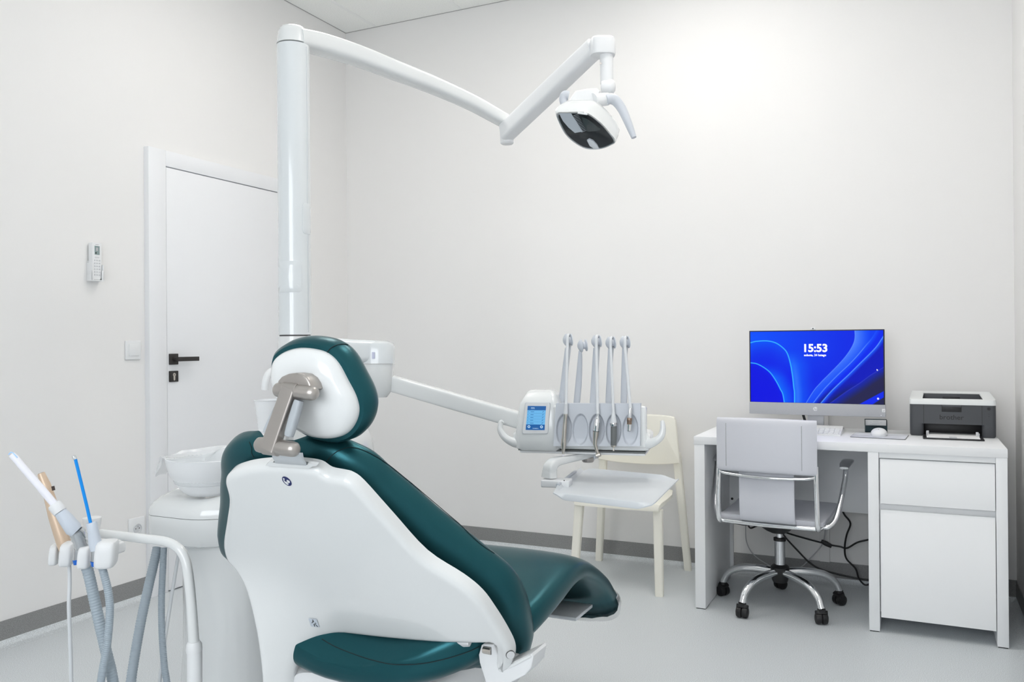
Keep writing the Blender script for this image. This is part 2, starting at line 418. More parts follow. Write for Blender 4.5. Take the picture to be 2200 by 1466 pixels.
t = thing('remote_holder', 'white wall cradle holding the remote control on the left wall', 'holder', (0, -1.81, 1.446))
bm = BM(); box(bm, (0, .004), (-1.842, -1.788), (1.446, 1.53), .002); box(bm, (0, .036), (-1.845, -1.841), (1.446, 1.521), .0015); box(bm, (0, .036), (-1.790, -1.786), (1.446, 1.515), .0015); box(bm, (0, .036), (-1.845, -1.786), (1.443, 1.448), .0015); box(bm, (.032, .036), (-1.845, -1.835), (1.446, 1.49), .001); box(bm, (.032, .036), (-1.796, -1.786), (1.446, 1.49), .001)
obj('cradle', bm, MATW, t)
t = thing('remote_control', 'white remote control with small grey display standing in its wall cradle', 'remote control', (.017, -1.815, 1.449))
fr = lambda a, c, n: (.030+n, -1.8155+a, 1.449+c)
bm = BM(); plate(bm, [(-.0205, .008), (-.014, 0), (.014, 0), (.0205, .008), (.0235, .07), (.0235, .155), (.020, .160), (-.020, .160), (-.0235, .155), (-.0235, .07)], .0, -.024, fr, .003); obj('remote_body', bm, MATW, t)
def rq(a0, a1, c0, c1, n, m, nm, par):
    bm = BM(); box(bm, (.030, .030+n), (-1.8155+a0, -1.8155+a1), (1.449+c0, 1.449+c1), 0.0004, 1); return obj(nm, bm, m, par)
rq(-.0125, .0125, .108, .146, .0008, LCD, 'display', t)
rq(-.006, .004, .124, .139, .0012, INKG, 'display_symbol', t); rq(-.009, -.003, .112, .119, .0012, INK, 'display_symbol', t)
rq(-.008, .008, .1505, .153, .0004, INKG, 'maker_mark', t)
for r in range(6):
    for c in range(3):
        rq(-.015+c*.0115, -.008+c*.0115, .018+r*.0125, .024+r*.0125, .0014, BTNG, 'button', t)
rq(-.010, .010, .094, .099, .0012, BTNG, 'button', t)

# ------------------------------------------------------------------ desk by the back wall
DX0, DX1, DYF, DYB = 2.338, 3.520, -.671, -.075
t = thing('desk', 'white desk with one drawer and one door along the back wall', 'desk', ((DX0+DX1)/2, -.37, 0))
bm = BM(); box(bm, (DX0, DX1), (DYF, DYB), (.7165, .75), .0012); obj('desk_top', bm, DESKW, t)
bm = BM(); box(bm, (DX0+.001, 2.3835), (DYF+.002, -.105), (.004, .7163), .001); obj('side_panel', bm, DESKW, t)
bm = BM(); box(bm, (3.036, 3.0755), (DYF+.002, -.105), (.004, .7163), .001); obj('side_panel', bm, DESKW, t)
bm = BM(); box(bm, (3.481, DX1-.001), (DYF+.002, -.105), (.004, .7163), .001); obj('side_panel', bm, DESKW, t)
for x0, x1 in ((DX0+.004, 2.380), (3.039, 3.073), (3.484, 3.516)):
    bm = BM(); box(bm, (x0, x1), (DYF+.006, -.11), (0, .005), 0); obj('foot_strip', bm, BLACK, t)
bm = BM(); box(bm, (2.384, 3.0355), (-.135, -.119), (.367, .716), .001); obj('back_panel', bm, DESKW, t)
bm = BM(); box(bm, (2.3837, 2.401), (-.135, -.119), (.02, .3665), .001); obj('back_stile', bm, DESKW, t)
sp = YP(1573, 1072, -.136); bm = BM(); turned(bm, (sp.x, -.135, sp.z), (0, -1, 0), [(0, .006), (.003, .006), (.004, .003)], 12); obj('screw', bm, BLACK, t)
bm = BM(); box(bm, (3.0758, 3.4808), (-.640, -.125), (.075, .7162), .001); obj('cabinet_body', bm, DESKW, t)
def front(name, z0, z1, lip):
    bm = BM(); y = -.6675
    pr = [(y, z0), (y, z1-lip), (y+.012, z1), (y+.019, z1), (y+.019, z0)]
    loft(bm, [[Vector((x, a, c)) for a, c in pr] for x in (3.0805, 3.4780)]); return obj(name, bm, DESKW, t)
front('drawer_front', .514, .690, .016); front('door_front', .061, .487, .016)
bm = BM(); box(bm, (3.0770, 3.4805), (-.6625, -.6405), (.694, .716), .001); obj('top_rail', bm, DESKW, t)

# all-in-one computer
MX0, MX1, MY = 2.5145, 3.091, -.3
t = thing('computer', 'all-in-one computer with a glowing blue screen on the desk', 'computer', (2.8, -.25, .75))
bm = BM(); box(bm, (MX0, MX1), (MY, MY+.035), (.83, 1.211), .004, 2); obj('back_cover', bm, MONB, t)
bm = BM(); box(bm, (MX0, MX1), (MY-.004, MY+.002), (.880, 1.211), .0015); bz = obj('bezel', bm, BLACK, t)
bm = BM(); box(bm, (MX0-.002, MX1+.002), (MY-.008, MY+.03), (.826, .8805), .003); ch = obj('chin', bm, SILVER, t)
bm = BM(); box(bm, (2.784, 2.806), (MY+.004, MY+.02), (1.211, 1.2235), .003); wc = obj('webcam', bm, MATW, t)
bm = BM(); disc(bm, (2.795, MY+.0035, 1.2175), (0, -1, 0), (1, 0, 0), .003, 12); obj('webcam_lens', bm, BLACK, wc)
# stand
bm = BM(); box(bm, (2.765, 2.835), (MY+.036, MY+.060), (.755, 1.05), .004); obj('stand_neck', bm, MONB, t)
bm = BM(); box(bm, (2.69, 2.91), (MY+.030, MY+.19), (.7505, .758), .003); obj('stand_foot', bm, DGREY, t)
# picture on the screen
X0, X1, Z0, Z1 = MX0+.005, MX1-.005, .8815, 1.2065
NX, NZ = 400, 224
U, V = np.meshgrid(np.linspace(0, 1, NX), np.linspace(0, 1, NZ))
def nrm(pts): return np.array([((x-82)/1833, (y-(155-20*(x-82)/1833))/(942+62*(x-82)/1833)) for x, y in pts])
def dist(pts):
    """signed distance to a smooth curve: positive on its right side going down"""
    P = np.array(spline([tuple(p) for p in nrm(pts)], 8)); P = P*np.array([1.78, 1]); X = U*1.78
    best = np.full(U.shape, 9.); sg = np.zeros(U.shape)
    for a, b in zip(P, P[1:]):
        d = b-a; tt = np.clip(((X-a[0])*d[0]+(V-a[1])*d[1])/(d@d+1e-12), 0, 1)
        dx, dy = X-(a[0]+tt*d[0]), V-(a[1]+tt*d[1]); r = np.hypot(dx, dy); m = r < best
        best = np.where(m, r, best); sg = np.where(m, np.sign(d[0]*dy-d[1]*dx), sg)
    return -best*sg
A = dist([(-300, 420), (82, 303), (200, 281), (330, 278), (450, 305), (550, 370), (610, 440), (650, 560), (680, 720), (700, 900), (710, 1000), (705, 1300)])
B = dist([(-300, 540), (82, 573), (180, 590), (280, 640), (370, 710), (450, 820), (510, 930), (550, 1020), (590, 1300)])
Cc = dist([(1535, 0), (1543, 150), (1545, 220), (1530, 300), (1480, 400), (1400, 510), (1300, 620), (1180, 740), (1060, 860), (960, 980), (760, 1300)])
D = dist([(1900, -50), (1820, 140), (1760, 250), (1680, 350), (1590, 460), (1470, 590), (1320, 730), (1200, 850), (1080, 980), (860, 1260)])
E_ = dist([(2050, 0), (1905, 235), (1830, 350), (1740, 450), (1600, 590), (1450, 740), (1300, 880), (1180, 1000), (960, 1250)])
Fv = dist([(2100, 500), (1910, 640), (1750, 740), (1600, 850), (1400, 980), (1120, 1180)])
G0 = dist([(2200, 800), (1910, 960), (1600, 1130), (1400, 1250)]); G1 = dist([(2200, 880), (1910, 1045), (1780, 1130), (1600, 1250)])
T2 = dist([(1545, 180), (1560, 250), (1600, 340), (1640, 440), (1700, 600)])
img = np.zeros(U.shape+(3,)); col = lambda *c: np.array(c, float)
k = np.clip(1-np.hypot(U, V-.1)*1.3, 0, 1)[..., None]
img[:] = col(0, 40, 232)*(1-k)+col(0, 82, 255)*k
def mixin(mask, c): 
    global img
    m = np.clip(mask, 0, 1)[..., None]; img = img*(1-m)+np.array(c, float)*m
sm = lambda x: np.clip(x, 0, 1)
ins = A < 0   # inside of the big arch (left, below)
mixin(np.where(A < 0, 1, 0), (0, 40, 235)); mixin(np.where(A < 0, sm(1+A/.30)**1.5*.75*sm(1.4-1.6*V-U*1.2), 0), (0, 100, 255)); mixin(np.where(A < 0, sm((V-.35)*1.5)*.7, 0), (0, 12, 235))
mixin(np.where((A >= 0) & (V > .26), sm(1-A/.30)**1.3*sm((V-.26)*5), 0), (10, 105, 255))
mixin(np.where((A >= 0) & (V > .3), sm(1-abs(A-.05)/.07)*.35*sm((V-.3)*3), 0), (110, 150, 255))
mixin(np.where((B >= 0) & (A < 0), sm(1-B/.2)*.95*sm((V-.45)*5), 0), (0, 110, 255)); mixin(np.where(B < 0, sm(-B/.06)*.7, 0), (0, 8, 225))
mixin(sm(.5+Cc/.008), (0, 60, 245)); mixin(np.where((Cc > 0) & (T2 > 0) & (V < .30), .0, 0), (0, 40, 232))
mixin(np.where((Cc > 0) & (D < 0), sm(1-Cc/.20)*.9*sm(1.15-V*.9), 0), (88, 140, 255))
mixin(sm(.5+D/.008), (0, 40, 240)); mixin(np.where((D > 0) & (E_ < 0), sm(1-D/.06)*.7, 0), (20, 95, 255)); mixin(np.where((D > 0) & (E_ < 0), sm((V-.7)*4)*sm(1+E_/.08), 0), (10, 20, 120))
mixin(sm(.5+E_/.008), (2, 20, 190)); mixin(np.where(E_ > 0, sm(1-E_/.05), 0), (20, 100, 255)); mixin(np.where(E_ > 0, sm((V-.68)*4)*sm((E_-.03)*12), 0), (14, 28, 92))
mixin(sm(.5+Fv/.008), (10, 34, 185)); mixin(np.where(Fv > 0, sm(Fv/.12), 0), (36, 36, 78))
mixin(sm(.5+G0/.008), (6, 40, 235)); mixin(sm(.5+G1/.008), (34, 36, 76))
line = lambda d, w, c, s=1.0, mk=1: mixin(sm(1.35-abs(d)/w)*s*mk, c)
line(A, .008, (60, 190, 255), 1); line(B, .008, (60, 185, 255), 1); line(Cc, .005, (110, 160, 255), .8); line(D, .006, (110, 160, 255), .8, sm((V-.05)*5)); line(E_, .006, (110, 170, 255), .9); line(Fv, .005, (60, 70, 190), .8)
bm = BM(); lay = bm.verts.layers.float_color.new('picture'); g = []
for j in range(NZ):
    row = []
    for i in range(NX):
        v = bm.verts.new((X0+(X1-X0)*U[j, i], MY-.0046, Z1-(Z1-Z0)*V[j, i])); c = np.clip(img[j, i], 0, 255)/255
        v[lay] = (*np.where(c > .04045, ((c+.055)/1.055)**2.4, c/12.92), 1); row.append(v)
    g.append(row)
for j in range(NZ-1):
    for i in range(NX-1): bm.faces.new((g[j][i], g[j+1][i], g[j+1][i+1], g[j][i+1]))
SCRM = emit('screen_picture', (0, 0, 0)); a = SCRM.node_tree.nodes.new('ShaderNodeAttribute'); a.attribute_name = 'picture'
SCRM.node_tree.links.new(a.outputs['Color'], SCRM.node_tree.nodes['Principled BSDF'].inputs['Emission Color']); SCRM.node_tree.nodes['Principled BSDF'].inputs['Roughness'].default_value = .6
SCRM.node_tree.nodes['Principled BSDF'].inputs['Specular IOR Level'].default_value = .15
scr = obj('screen', bm, SCRM, t)
def onscr(px, py):
    p = YP(px, py, MY-.005); return lambda a, c, n: (p.x+a, MY-.0052+n*.2, p.z+c)
text('15:53', .049, onscr(1751, 749), SCR_W, 'clock_lettering', scr, off=.0016)
text('sobota, 24 lutego', .0135, onscr(1751, 763.5), SCR_W, 'date_lettering', scr, off=.0004)
p = YP(1885, 795, MY-.0052); bm = BM(); plate(bm, [(-.003, .004), (.003, -.001), (.0005, -.001), (.002, -.005), (.0005, -.005), (-.001, -.002), (-.003, -.003)], .0002, 0, lambda a, c, n: (p.x+a, MY-.0052-n, p.z+c)); obj('cursor', bm, SCR_W, scr)
p2 = YP(1886.5, 857, MY-.0052); bm = BM()
loft(bm, [[Vector((p2.x+r*math.cos(2*PI*k/16), MY-.0054, p2.z+r*math.sin(2*PI*k/16))) for k in range(16)] for r in (.0016, .0042)], False, False); obj('status_icon', bm, SCR_W, scr)
# round badge on the chin: a disc with two slanted letters cut by colour
p3 = YP(1751.5, 879, MY-.0085); fr = lambda a, c, n: (p3.x+a, MY-.0084-n, p3.z+c)
bm = BM(); plate(bm, [(math.cos(x)*.009, math.sin(x)*.009) for x in np.linspace(0, 2*PI, 28, False)], .0004, 0, fr); bd = obj('badge', bm, PRINTW, ch)
text('hp', .0155, lambda a, c, n: (p3.x+a, MY-.0090+n*.1, p3.z+c), SILVER, 'badge_lettering', bd, shear=.3, off=.0003)
p4 = YP(1899, 882.5, MY-.009); bm = BM(); box(bm, (p4.x-.0075, p4.x+.0055), (MY-.0088, MY-.008), (p4.z-.007, p4.z+.007), 0); st = obj('chin_sticker', bm, PRINTW, ch)
bm = BM(); box(bm, (p4.x-.004, p4.x+.002), (MY-.0090, MY-.0088), (p4.z-.004, p4.z-.001), 0); box(bm, (p4.x-.001, p4.x+.003), (MY-.0090, MY-.0088), (p4.z, p4.z+.003), 0); obj('sticker_mark', bm, INKG, st)
p5 = YP(1893, 893, MY-.009); bm = BM(); box(bm, (p5.x-.0015, p5.x+.0015), (MY-.0086, MY-.008), (p5.z-.0015, p5.z+.0015), 0); obj('status_light', bm, SCR_W, ch)
for a, c in (((2.742, .823), (2.763, .76)), ((2.748, .823), (2.768, .762))):
    bm = BM(); tube(bm, [(a[0], MY+.03, .83), (a[0]+.008, MY+.034, .80), (c[0], MY+.045, .7605)], .0028, 8); obj('cable', bm, BLACK, t)

# cable trunking on the wall behind the monitor
a, c = YP(1757, 900, -.012), YP(1780, 900, -.012)
bm = BM(); box(bm, (a.x+.004, c.x), (-.014, 0), (.0965, .99), .0015); tag(obj('cable_trunking', bm, WALL), 'slim white cable trunking running up the back wall behind the monitor stand', 'trunking')

# keyboard
t = thing('keyboard', 'white wedge shaped keyboard partly hidden behind the office chair back', 'keyboard', (2.76, -.36, .75))
K0, K1 = 2.585, 2.918
bm = BM(); pr = [(-.440, .7505), (-.440, .757), (-.318, .772), (-.296, .780), (-.280, .780), (-.280, .7505)]
loft(bm, [[Vector((x, a, c)) for a, c in pr] for x in (K0, K1)]); obj('keyboard_body', bm, MATW, t)
for r in range(5):
    for c in range(15):
        y = -.435+r*.0235; z = .757+(y+.440)*.123; x = K0+.006+c*.0215
        bm = BM(); box(bm, (x, x+.0185), (y, y+.020), (z, z+.0045), .0012, 1); obj('key', bm, MATW, t)

# mouse pad, mouse, card holder
q = [(2.957, -.464), (3.171, -.489), (3.184, -.298), (2.968, -.262)]
bm = BM(); pts = []
for i in range(4):
    a, b_, c = Vector(q[i-1]), Vector(q[i]), Vector(q[(i+1) % 4]); e1 = b_+(a-b_).normalized()*.010; e2 = b_+(c-b_).normalized()*.010
    pts += [tuple(e1), tuple(b_*.6+(e1+e2)*.2), tuple(e2)]
t = thing('mouse_pad', 'pale grey mouse pad with dark edge under the white mouse', 'mouse pad', (3.07, -.38, .75))
bm = BM(); plate(bm, pts, .7528, .7502, lambda a, b_, n: (a, b_, n)); obj('pad_base', bm, DGREY, t)
PADM = mat('pad_print', (.62, .64, .68), .6, noise=(14, .85, 1.15, 2))
cx = Vector((3.07, -.378)); bm = BM(); plate(bm, [tuple(cx+(Vector(p)-cx)*.985) for p in pts], .7533, .7527, lambda a, b_, n: (a, b_, n)); obj('pad_surface', bm, PADM, t)
t = thing('computer_mouse', 'white computer mouse on the grey pad', 'mouse', (3.068, -.375, .7533))
def dome(c, rx, ry, h, z0, n=9, seg=32, ex=2.3):
    return [[Vector((c[0]+rx*r*math.copysign(abs(math.cos(2*PI*k/seg))**(2/ex), math.cos(2*PI*k/seg)), c[1]+ry*r*math.copysign(abs(math.sin(2*PI*k/seg))**(2/ex), math.sin(2*PI*k/seg)), z0+h*z)) for k in range(seg)] for r, z in [(math.cos(a), math.sin(a)) for a in np.linspace(0, PI/2*.97, n)]]
bm = BM(); loft(bm, [dome((3.068, -.375), .031, .052, 1, .7534)[0]] + dome((3.068, -.375), .033, .056, .024, .762)); obj('mouse_body', bm, MATW, t)
bm = BM(); box(bm, (3.066, 3.070), (-.408, -.396), (.778, .7835), .001); obj('scroll_wheel', bm, BTNG, t)
t = thing('card_holder', 'dark open card holder behind the white mouse', 'card holder', (3.05, -.21, .75))
ca, cb = ZP(1859, 929, .7505), ZP(1906.5, 930, .7505); ax = (cb-ca).normalized(); ay = Vector((-ax.y, ax.x, 0)); wd = (cb-ca).length
fr = lambda a, c, n: ca+ax*a+Vector((0, 0, c))+ay*n
bm = BM(); plate(bm, [(0, 0), (wd, 0), (wd, .058), (0, .058)], .022, .025, fr); obj('back_plate', bm, CARDH, t)
bm = BM(); plate(bm, [(0, 0), (wd, 0), (wd, .031), (wd-.010, .031), (wd-.016, .020), (.020, .020), (.012, .031), (0, .031)], 0, .002, fr); plate(bm, [(0, 0), (wd, 0), (wd, .003), (0, .003)], .0, .022, fr); plate(bm, [(0, .003), (.0015, .003), (.0015, .03), (0, .055)], .002, .022, fr); plate(bm, [(wd-.0015, .003), (wd, .003), (wd, .055), (wd-.0015, .03)], .002, .022, fr); obj('front_plate', bm, CARDH, t)
t = thing('business_cards', 'small stack of white printed cards standing in the dark card holder', 'cards', tuple(ca+ax*wd/2+ay*.012))
bm = BM(); plate(bm, [(.003, .0035), (wd-.003, .0035), (wd-.003, .0545), (.003, .0545)], .012, .021, fr); cs = obj('card_stack', bm, PAPER, t)
for (a0, a1, c) in ((.034, .058, .046), (.022, .028, .0425), (.064, .071, .042), (.03, .06, .038), (.02, .05, .033), (.03, .066, .028)):
    bm = BM(); plate(bm, [(a0, c), (a1, c), (a1, c+.0012), (a0, c+.0012)], .0117, .0121, fr); obj('card_print', bm, STRAPM, cs)
pt = ZP(1549, 913, .7505)
bm = BM(); box(bm, (pt.x-.002, pt.x+.04), (pt.y-.0, pt.y+.025), (.7503, .768), .002); tag(obj('desk_trinket', bm, TEALB), 'small teal box at the left end of the desk beside the office chair back', 'box')

# printer
PX0, PX1, PY = 3.188, 3.513, -.292
t = thing('printer', 'charcoal laser printer with white top on the right end of the desk', 'printer', (3.35, -.18, .7505))
bm = BM()
def prr(x0, x1, y0, y1, z, r=.016):
    return [Vector((x, y, z)) for x, y in [(x0+r-r*math.cos(a), y0+r-r*math.sin(a)) for a in np.linspace(0, PI/2, 6)] + [(x1-r+r*math.sin(a), y0+r-r*math.cos(a)) for a in np.linspace(0, PI/2, 6)] + [(x1-.01, y1), (x1-.012, y1), (x0+.012, y1), (x0+.01, y1)]]
# body with the paper slot left open: lower cheeks, floor, upper block
SX0, SX1, SZ = 3.242, 3.461, .8035
loft(bm, [prr(PX0, PX1, PY, -.085, SZ), prr(PX0, PX1, PY, -.085, .886)]); pb = obj('body', bm, PRINTD, t)
bm = BM(); loft(bm, [prr(PX0+.004, SX0, PY+.003, -.085, .7508, .012), prr(PX0, SX0, PY, -.085, .757, .016), prr(PX0, SX0, PY, -.085, SZ, .016)]); obj('cheek', bm, PRINTD, t)
bm = BM(); loft(bm, [prr(SX1, PX1-.004, PY+.003, -.085, .7508, .012), prr(SX1, PX1, PY, -.085, .757, .016), prr(SX1, PX1, PY, -.085, SZ, .016)]); obj('cheek', bm, PRINTD, t)
bm = BM(); box(bm, (SX0-.01, SX1+.01), (-.2, -.09), (.7525, SZ+.002), .001); box(bm, (SX0-.01, SX1+.01), (PY+.01, -.09), (.7525, .757), .001); obj('paper_slot', bm, PRINTB, t)
# white top as a sloping ring around the dark output tray
ZT0, ZT1 = .886, .932
bm = BM(); TX0, TX1 = 3.238, 3.466; TY0, TY1 = PY+.022, -.150
outer0 = prr(PX0-.002, PX1+.002, PY-.002, -.085, ZT0, .018); outer1 = [Vector((p.x, p.y, ZT0+.012)) for p in outer0]
topf = lambda p: Vector((3.3505+(p.x-3.3505)*.988, PY+.006+(p.y-PY)*.97, ZT0+.022+(p.y-PY)*.12))
outer2 = [topf(p) for p in outer0]
def inner(n, z=None):
    pts = []; cc = [(TX0, TY0), (TX1, TY0), (TX1-.006, TY1), (TX0+.006, TY1)]
    m = [6, 6, 2, 2]
    for i, (x, y) in enumerate(cc): pts += [(x, y)]*m[i]
    return [Vector((x, y, (ZT0+.0215+(y-PY)*.12) if z is None else z)) for x, y in pts]
loft(bm, [outer0, outer1, outer2, inner(0)], False, False); bmesh.ops.remove_doubles(bm, verts=bm.verts, dist=1e-5)
obj('top_shell', bm, PRINTW, t)
bm = BM()
v = [Vector((TX0-.003, TY0-.003, ZT0+.021+(TY0-PY)*.12)), Vector((TX1+.003, TY0-.003, ZT0+.021+(TY0-PY)*.12)), Vector((TX1, TY1+.002, ZT0+.0)), Vector((TX0, TY1+.002, ZT0+.0)), Vector((TX1-.003, TY1+.002, ZT0+.040)), Vector((TX0+.003, TY1+.002, ZT0+.040))]
vs = [bm.verts.new(p) for p in v]; bm.faces.new(vs[:4]); bm.faces.new((vs[3], vs[2], vs[4], vs[5])); bm.faces.new((vs[0], vs[3], vs[5])); bm.faces.new((vs[1], vs[4], vs[2])); obj('output_tray', bm, DGREY, t)
bm = BM(); box(bm, (3.318, 3.386), (TY1-.012, TY1+.001), (ZT0+.014, ZT0+.026), .002); obj('exit_roller', bm, PRINTB, t)
bm = BM(); box(bm, (PX0+.02, PX1-.02), (-.150, -.088), (ZT0+.002, ZT0+.0375), .004); obj('rear_lid', bm, PRINTD, t)
# front flap lines, grip, lettering, button
bm = BM(); box(bm, (SX0-.001, SX0+.0005), (PY-.0006, PY+.002), (SZ+.002, .885), 0); box(bm, (SX1-.0005, SX1+.001), (PY-.0006, PY+.002), (SZ+.002, .885), 0); obj('flap_seam', bm, PRINTB, t)
g0, g1 = YP(2023, 872, PY), YP(2066, 886, PY)
bm = BM(); box(bm, (g0.x, g1.x), (PY-.0012, PY+.002), (g1.z, .8855), .001); gr = obj('flap_grip', bm, PRINTB, t)
bm = BM(); box(bm, (g0.x+.002, g1.x-.002), (PY-.004, PY), (.8765, .8855), .0015); obj('grip_lip', bm, PRINTD, gr)
tp = YP(2044, 897.5, PY); text('brother', .0285, lambda a, c, n: (tp.x+a*1.02, PY-.0006+n*.3, tp.z+c), PRINTB, 'lettering', t, off=.0002)
bp = YP(2124.5, 879, PY); bm = BM(); loft(bm, [[Vector((bp.x+r*math.cos(2*PI*k/20), PY-.0010, bp.z+r*math.sin(2*PI*k/20))) for k in range(20)] for r in (.0052, .0068)], False, False); disc(bm, (bp.x, PY-.0009, bp.z), (0, -1, 0), (1, 0, 0), .0045, 16); obj('power_button', bm, PRINTB, t)
for yy in (890.5, 895.5):
    q_ = YP(2124.5, yy, PY); bm = BM(); disc(bm, (q_.x, PY-.0009, q_.z), (0, -1, 0), (1, 0, 0), .0012, 8); obj('indicator', bm, PRINTB, t)
# opened paper flap with guides
ta, tb = 3.2375, 3.4615
bm = BM(); box(bm, (ta, tb), (-.424, PY+.02), (.7507, .7562), .0015); fl = obj('paper_flap', bm, PRINTB, t)
for x, s in ((ta+.014, 1), (tb-.014, -1)):
    bm = BM(); box(bm, (x-.001, x+.001), (-.345, PY-.002), (.757, .772), .0005); box(bm, (min(x, x+s*.010), max(x, x+s*.010)), (PY-.004, PY-.002), (.757, .774), .0005); obj('paper_guide', bm, BTNG, fl)
bm = BM(); box(bm, (3.335, 3.363), (-.426, -.375), (.758, .7595), .001); obj('paper_support', bm, BTNG, fl)
bm = BM(); box(bm, (3.2515, 3.4475), (-.415, -.205), (.7564, .7578), 0); tag(obj('paper_sheets', bm, PAPER), 'white paper sheets lying in the open feed flap of the printer', 'paper')

# ------------------------------------------------------------------ cables under the desk
def cable(name, label, pts, y, r, m, cat='cable', grp=None, ends=()):
    P = [YP(px, py, y) for px, py in pts]; P = list(ends[:1])+P+list(ends[1:]) if ends else P
    bm = BM(); tube(bm, P, r, 8, 6); o = obj(name, bm, m); tag(o, label, cat, grp); return o
t = thing('power_cable', 'black cable with a plug connector hanging under the desk right of the chair post', 'cable', tuple(YP(1780, 1170, -.06)))
bm = BM(); tube(bm, [YP(*p, -.06) for p in ((1605, 1120), (1612, 1135), (1632, 1130), (1670, 1139), (1705, 1150), (1740, 1160), (1767, 1167))], .0042, 8, 6); obj('cord', bm, BLACK, t)
bm = BM(); beam(bm, [YP(1764, 1163, -.06), YP(1774, 1168, -.06), YP(1787, 1174.5, -.06)], [.014, .02, .015], [.016, .022, .017]); obj('connector', bm, BLACK, t)
bm = BM(); tube(bm, [YP(*p, -.06) for p in ((1786, 1172), (1805, 1175), (1820, 1178), (1842, 1166), (1866, 1160))], .0042, 8, 6); obj('cord', bm, BLACK, t)
cable('power_cable', 'black cable sagging from the chair mechanism down to the cabinet foot', [(1676, 1138), (1690, 1158), (1715, 1185), (1740, 1210), (1765, 1224), (1800, 1234), (1840, 1243), (1868, 1247)], -.055, .0042, BLACK)
cable('power_cable', 'black cable hanging in a loop beside the cabinet under the desk', [(1806, 1088), (1814, 1106), (1827, 1125), (1819, 1150), (1815, 1175), (1818, 1200), (1838, 1222), (1845, 1243), (1858, 1257), (1872, 1254)], -.07, .0042, BLACK)
cable('data_cable', 'thin grey cable hanging left of the office chair post', [(1602, 1100), (1602, 1130), (1604, 1165), (1620, 1193), (1655, 1217), (1680, 1228)], -.05, .0026, INKG)
cable('data_cable', 'thin grey cable hanging right of the office chair post', [(1774, 1100), (1773, 1140), (1765, 1172), (1738, 1203), (1722, 1218), (1700, 1228)], -.05, .0026, INKG)
# ------------------------------------------------------------------ office chair
OC = Vector((2.668, -.478, 0)); OR = Matrix.Translation(OC) @ Matrix.Rotation(math.radians(-4), 4, 'Z')
t = thing('office_chair', 'white leather office chair with chrome frame on castors in front of the desk', 'chair', tuple(OC))
L = lambda *p: OR @ Vector(p)
# star base: legs aimed at the castors seen in the photograph
cast = [(2.545, -.713), (2.861, -.666), (2.908, -.357), (2.633, -.213), (2.394, -.431)]
for cxx, cyy in cast:
    dr = Vector((cxx-OC.x, cyy-OC.y, 0)); ln = .262; dr.normalize(); tip = OC+dr*ln
    bm = BM(); tube(bm, [OC+dr*.02+Vector((0, 0, .150)), OC+dr*.10+Vector((0, 0, .150)), OC+dr*.185+Vector((0, 0, .138)), OC+dr*.24+Vector((0, 0, .105)), OC+dr*.262+Vector((0, 0, .062))], [.017, .0175, .0165, .015, .0145], 14); lg = obj('base_leg', bm, CHROME, t)
    a = math.atan2(dr.y, dr.x)+random.choice((-.5, .4, 2.4)); sd = Vector((-math.sin(a), math.cos(a), 0)); fw_ = Vector((math.cos(a), math.sin(a), 0))
    bm = BM(); rod(bm, tip+Vector((0, 0, .064)), tip+Vector((0, 0, .052)), .016, .016, 16)
    for s in (-1, 1):
        c = tip+sd*(.0145*s)+Vector((0, 0, .0245)); turned(bm, c-sd*.0115*s, sd*s, [(0, .0235), (.012, .0242), (.020, .021), (.023, .012)], 22)
    beam(bm, [tip-fw_*.006+Vector((0, 0, .053)), tip+Vector((0, 0, .040))], .05, .034, 3); obj('castor', bm, BLACK, lg)
bm = BM(); turned(bm, OC+Vector((0, 0, .105)), (0, 0, 1), [(0, .03), (.008, .034), (.05, .040), (.066, .040), (.074, .032), (.078, .022)], 30); obj('hub', bm, BLACK, t)
bm = BM(); turned(bm, OC+Vector((0, 0, .17)), (0, 0, 1), [(0, .0225), (.118, .0225)], 24); obj('gas_cover', bm, BCHROME, t)
bm = BM(); turned(bm, OC+Vector((0, 0, .286)), (0, 0, 1), [(0, .0265), (.012, .0265), (.014, .020)], 24); obj('collar', bm, BLACK, t)
bm = BM(); turned(bm, OC+Vector((0, 0, .298)), (0, 0, 1), [(0, .014), (.06, .014)], 20); obj('gas_rod', bm, CHROME, t)
bm = BM(); loft(bm, [sring(L(0, -.0, z), a, b, 3.5, L(1, 0, 0)-OC, L(0, 1, 0)-OC, 24) for z, a, b in ((.325, .03, .05), (.338, .05, .08), (.362, .075, .12), (.385, .12, .15))]); obj('mechanism', bm, BLACK, t)
bm = BM(); tube(bm, [L(-.06, 0, .35), L(-.14, -.02, .345), L(-.19, -.03, .35)], .0045, 8); obj('tilt_lever', bm, BLACK, t)
# seat sling: flat seat curving up at the rear into the narrow strip
def sling(name, prof, hw, th, m, par, x0=0):
    bm = BM(); q = spline(prof, 8); rings = []
    for i, p in enumerate(q):
        a, b_ = q[max(0, i-1)], q[min(len(q)-1, i+1)]; tg = Vector((0, b_[0]-a[0], b_[1]-a[1])).normalized(); nn = Vector((1, 0, 0)).cross(tg)
        w_ = p[2] if len(p) > 2 else hw
        rings.append(sring(L(x0, p[0], p[1]), w_, th/2, 8, (OR.to_3x3() @ Vector((1, 0, 0))), (OR.to_3x3() @ nn), 40))
    loft(bm, rings); return obj(name, bm, m, par)
sling('seat', [(.255, .388), (.235, .412), (.18, .426), (.05, .418), (-.08, .412), (-.17, .412), (-.205, .414)], .215, .022, LEATHW, t)
sling('lumbar_strip', [(-.205, .408), (-.232, .425), (-.243, .47), (-.246, .54), (-.247, .60), (-.250, .66)], .112, .016, LEATHW, t)
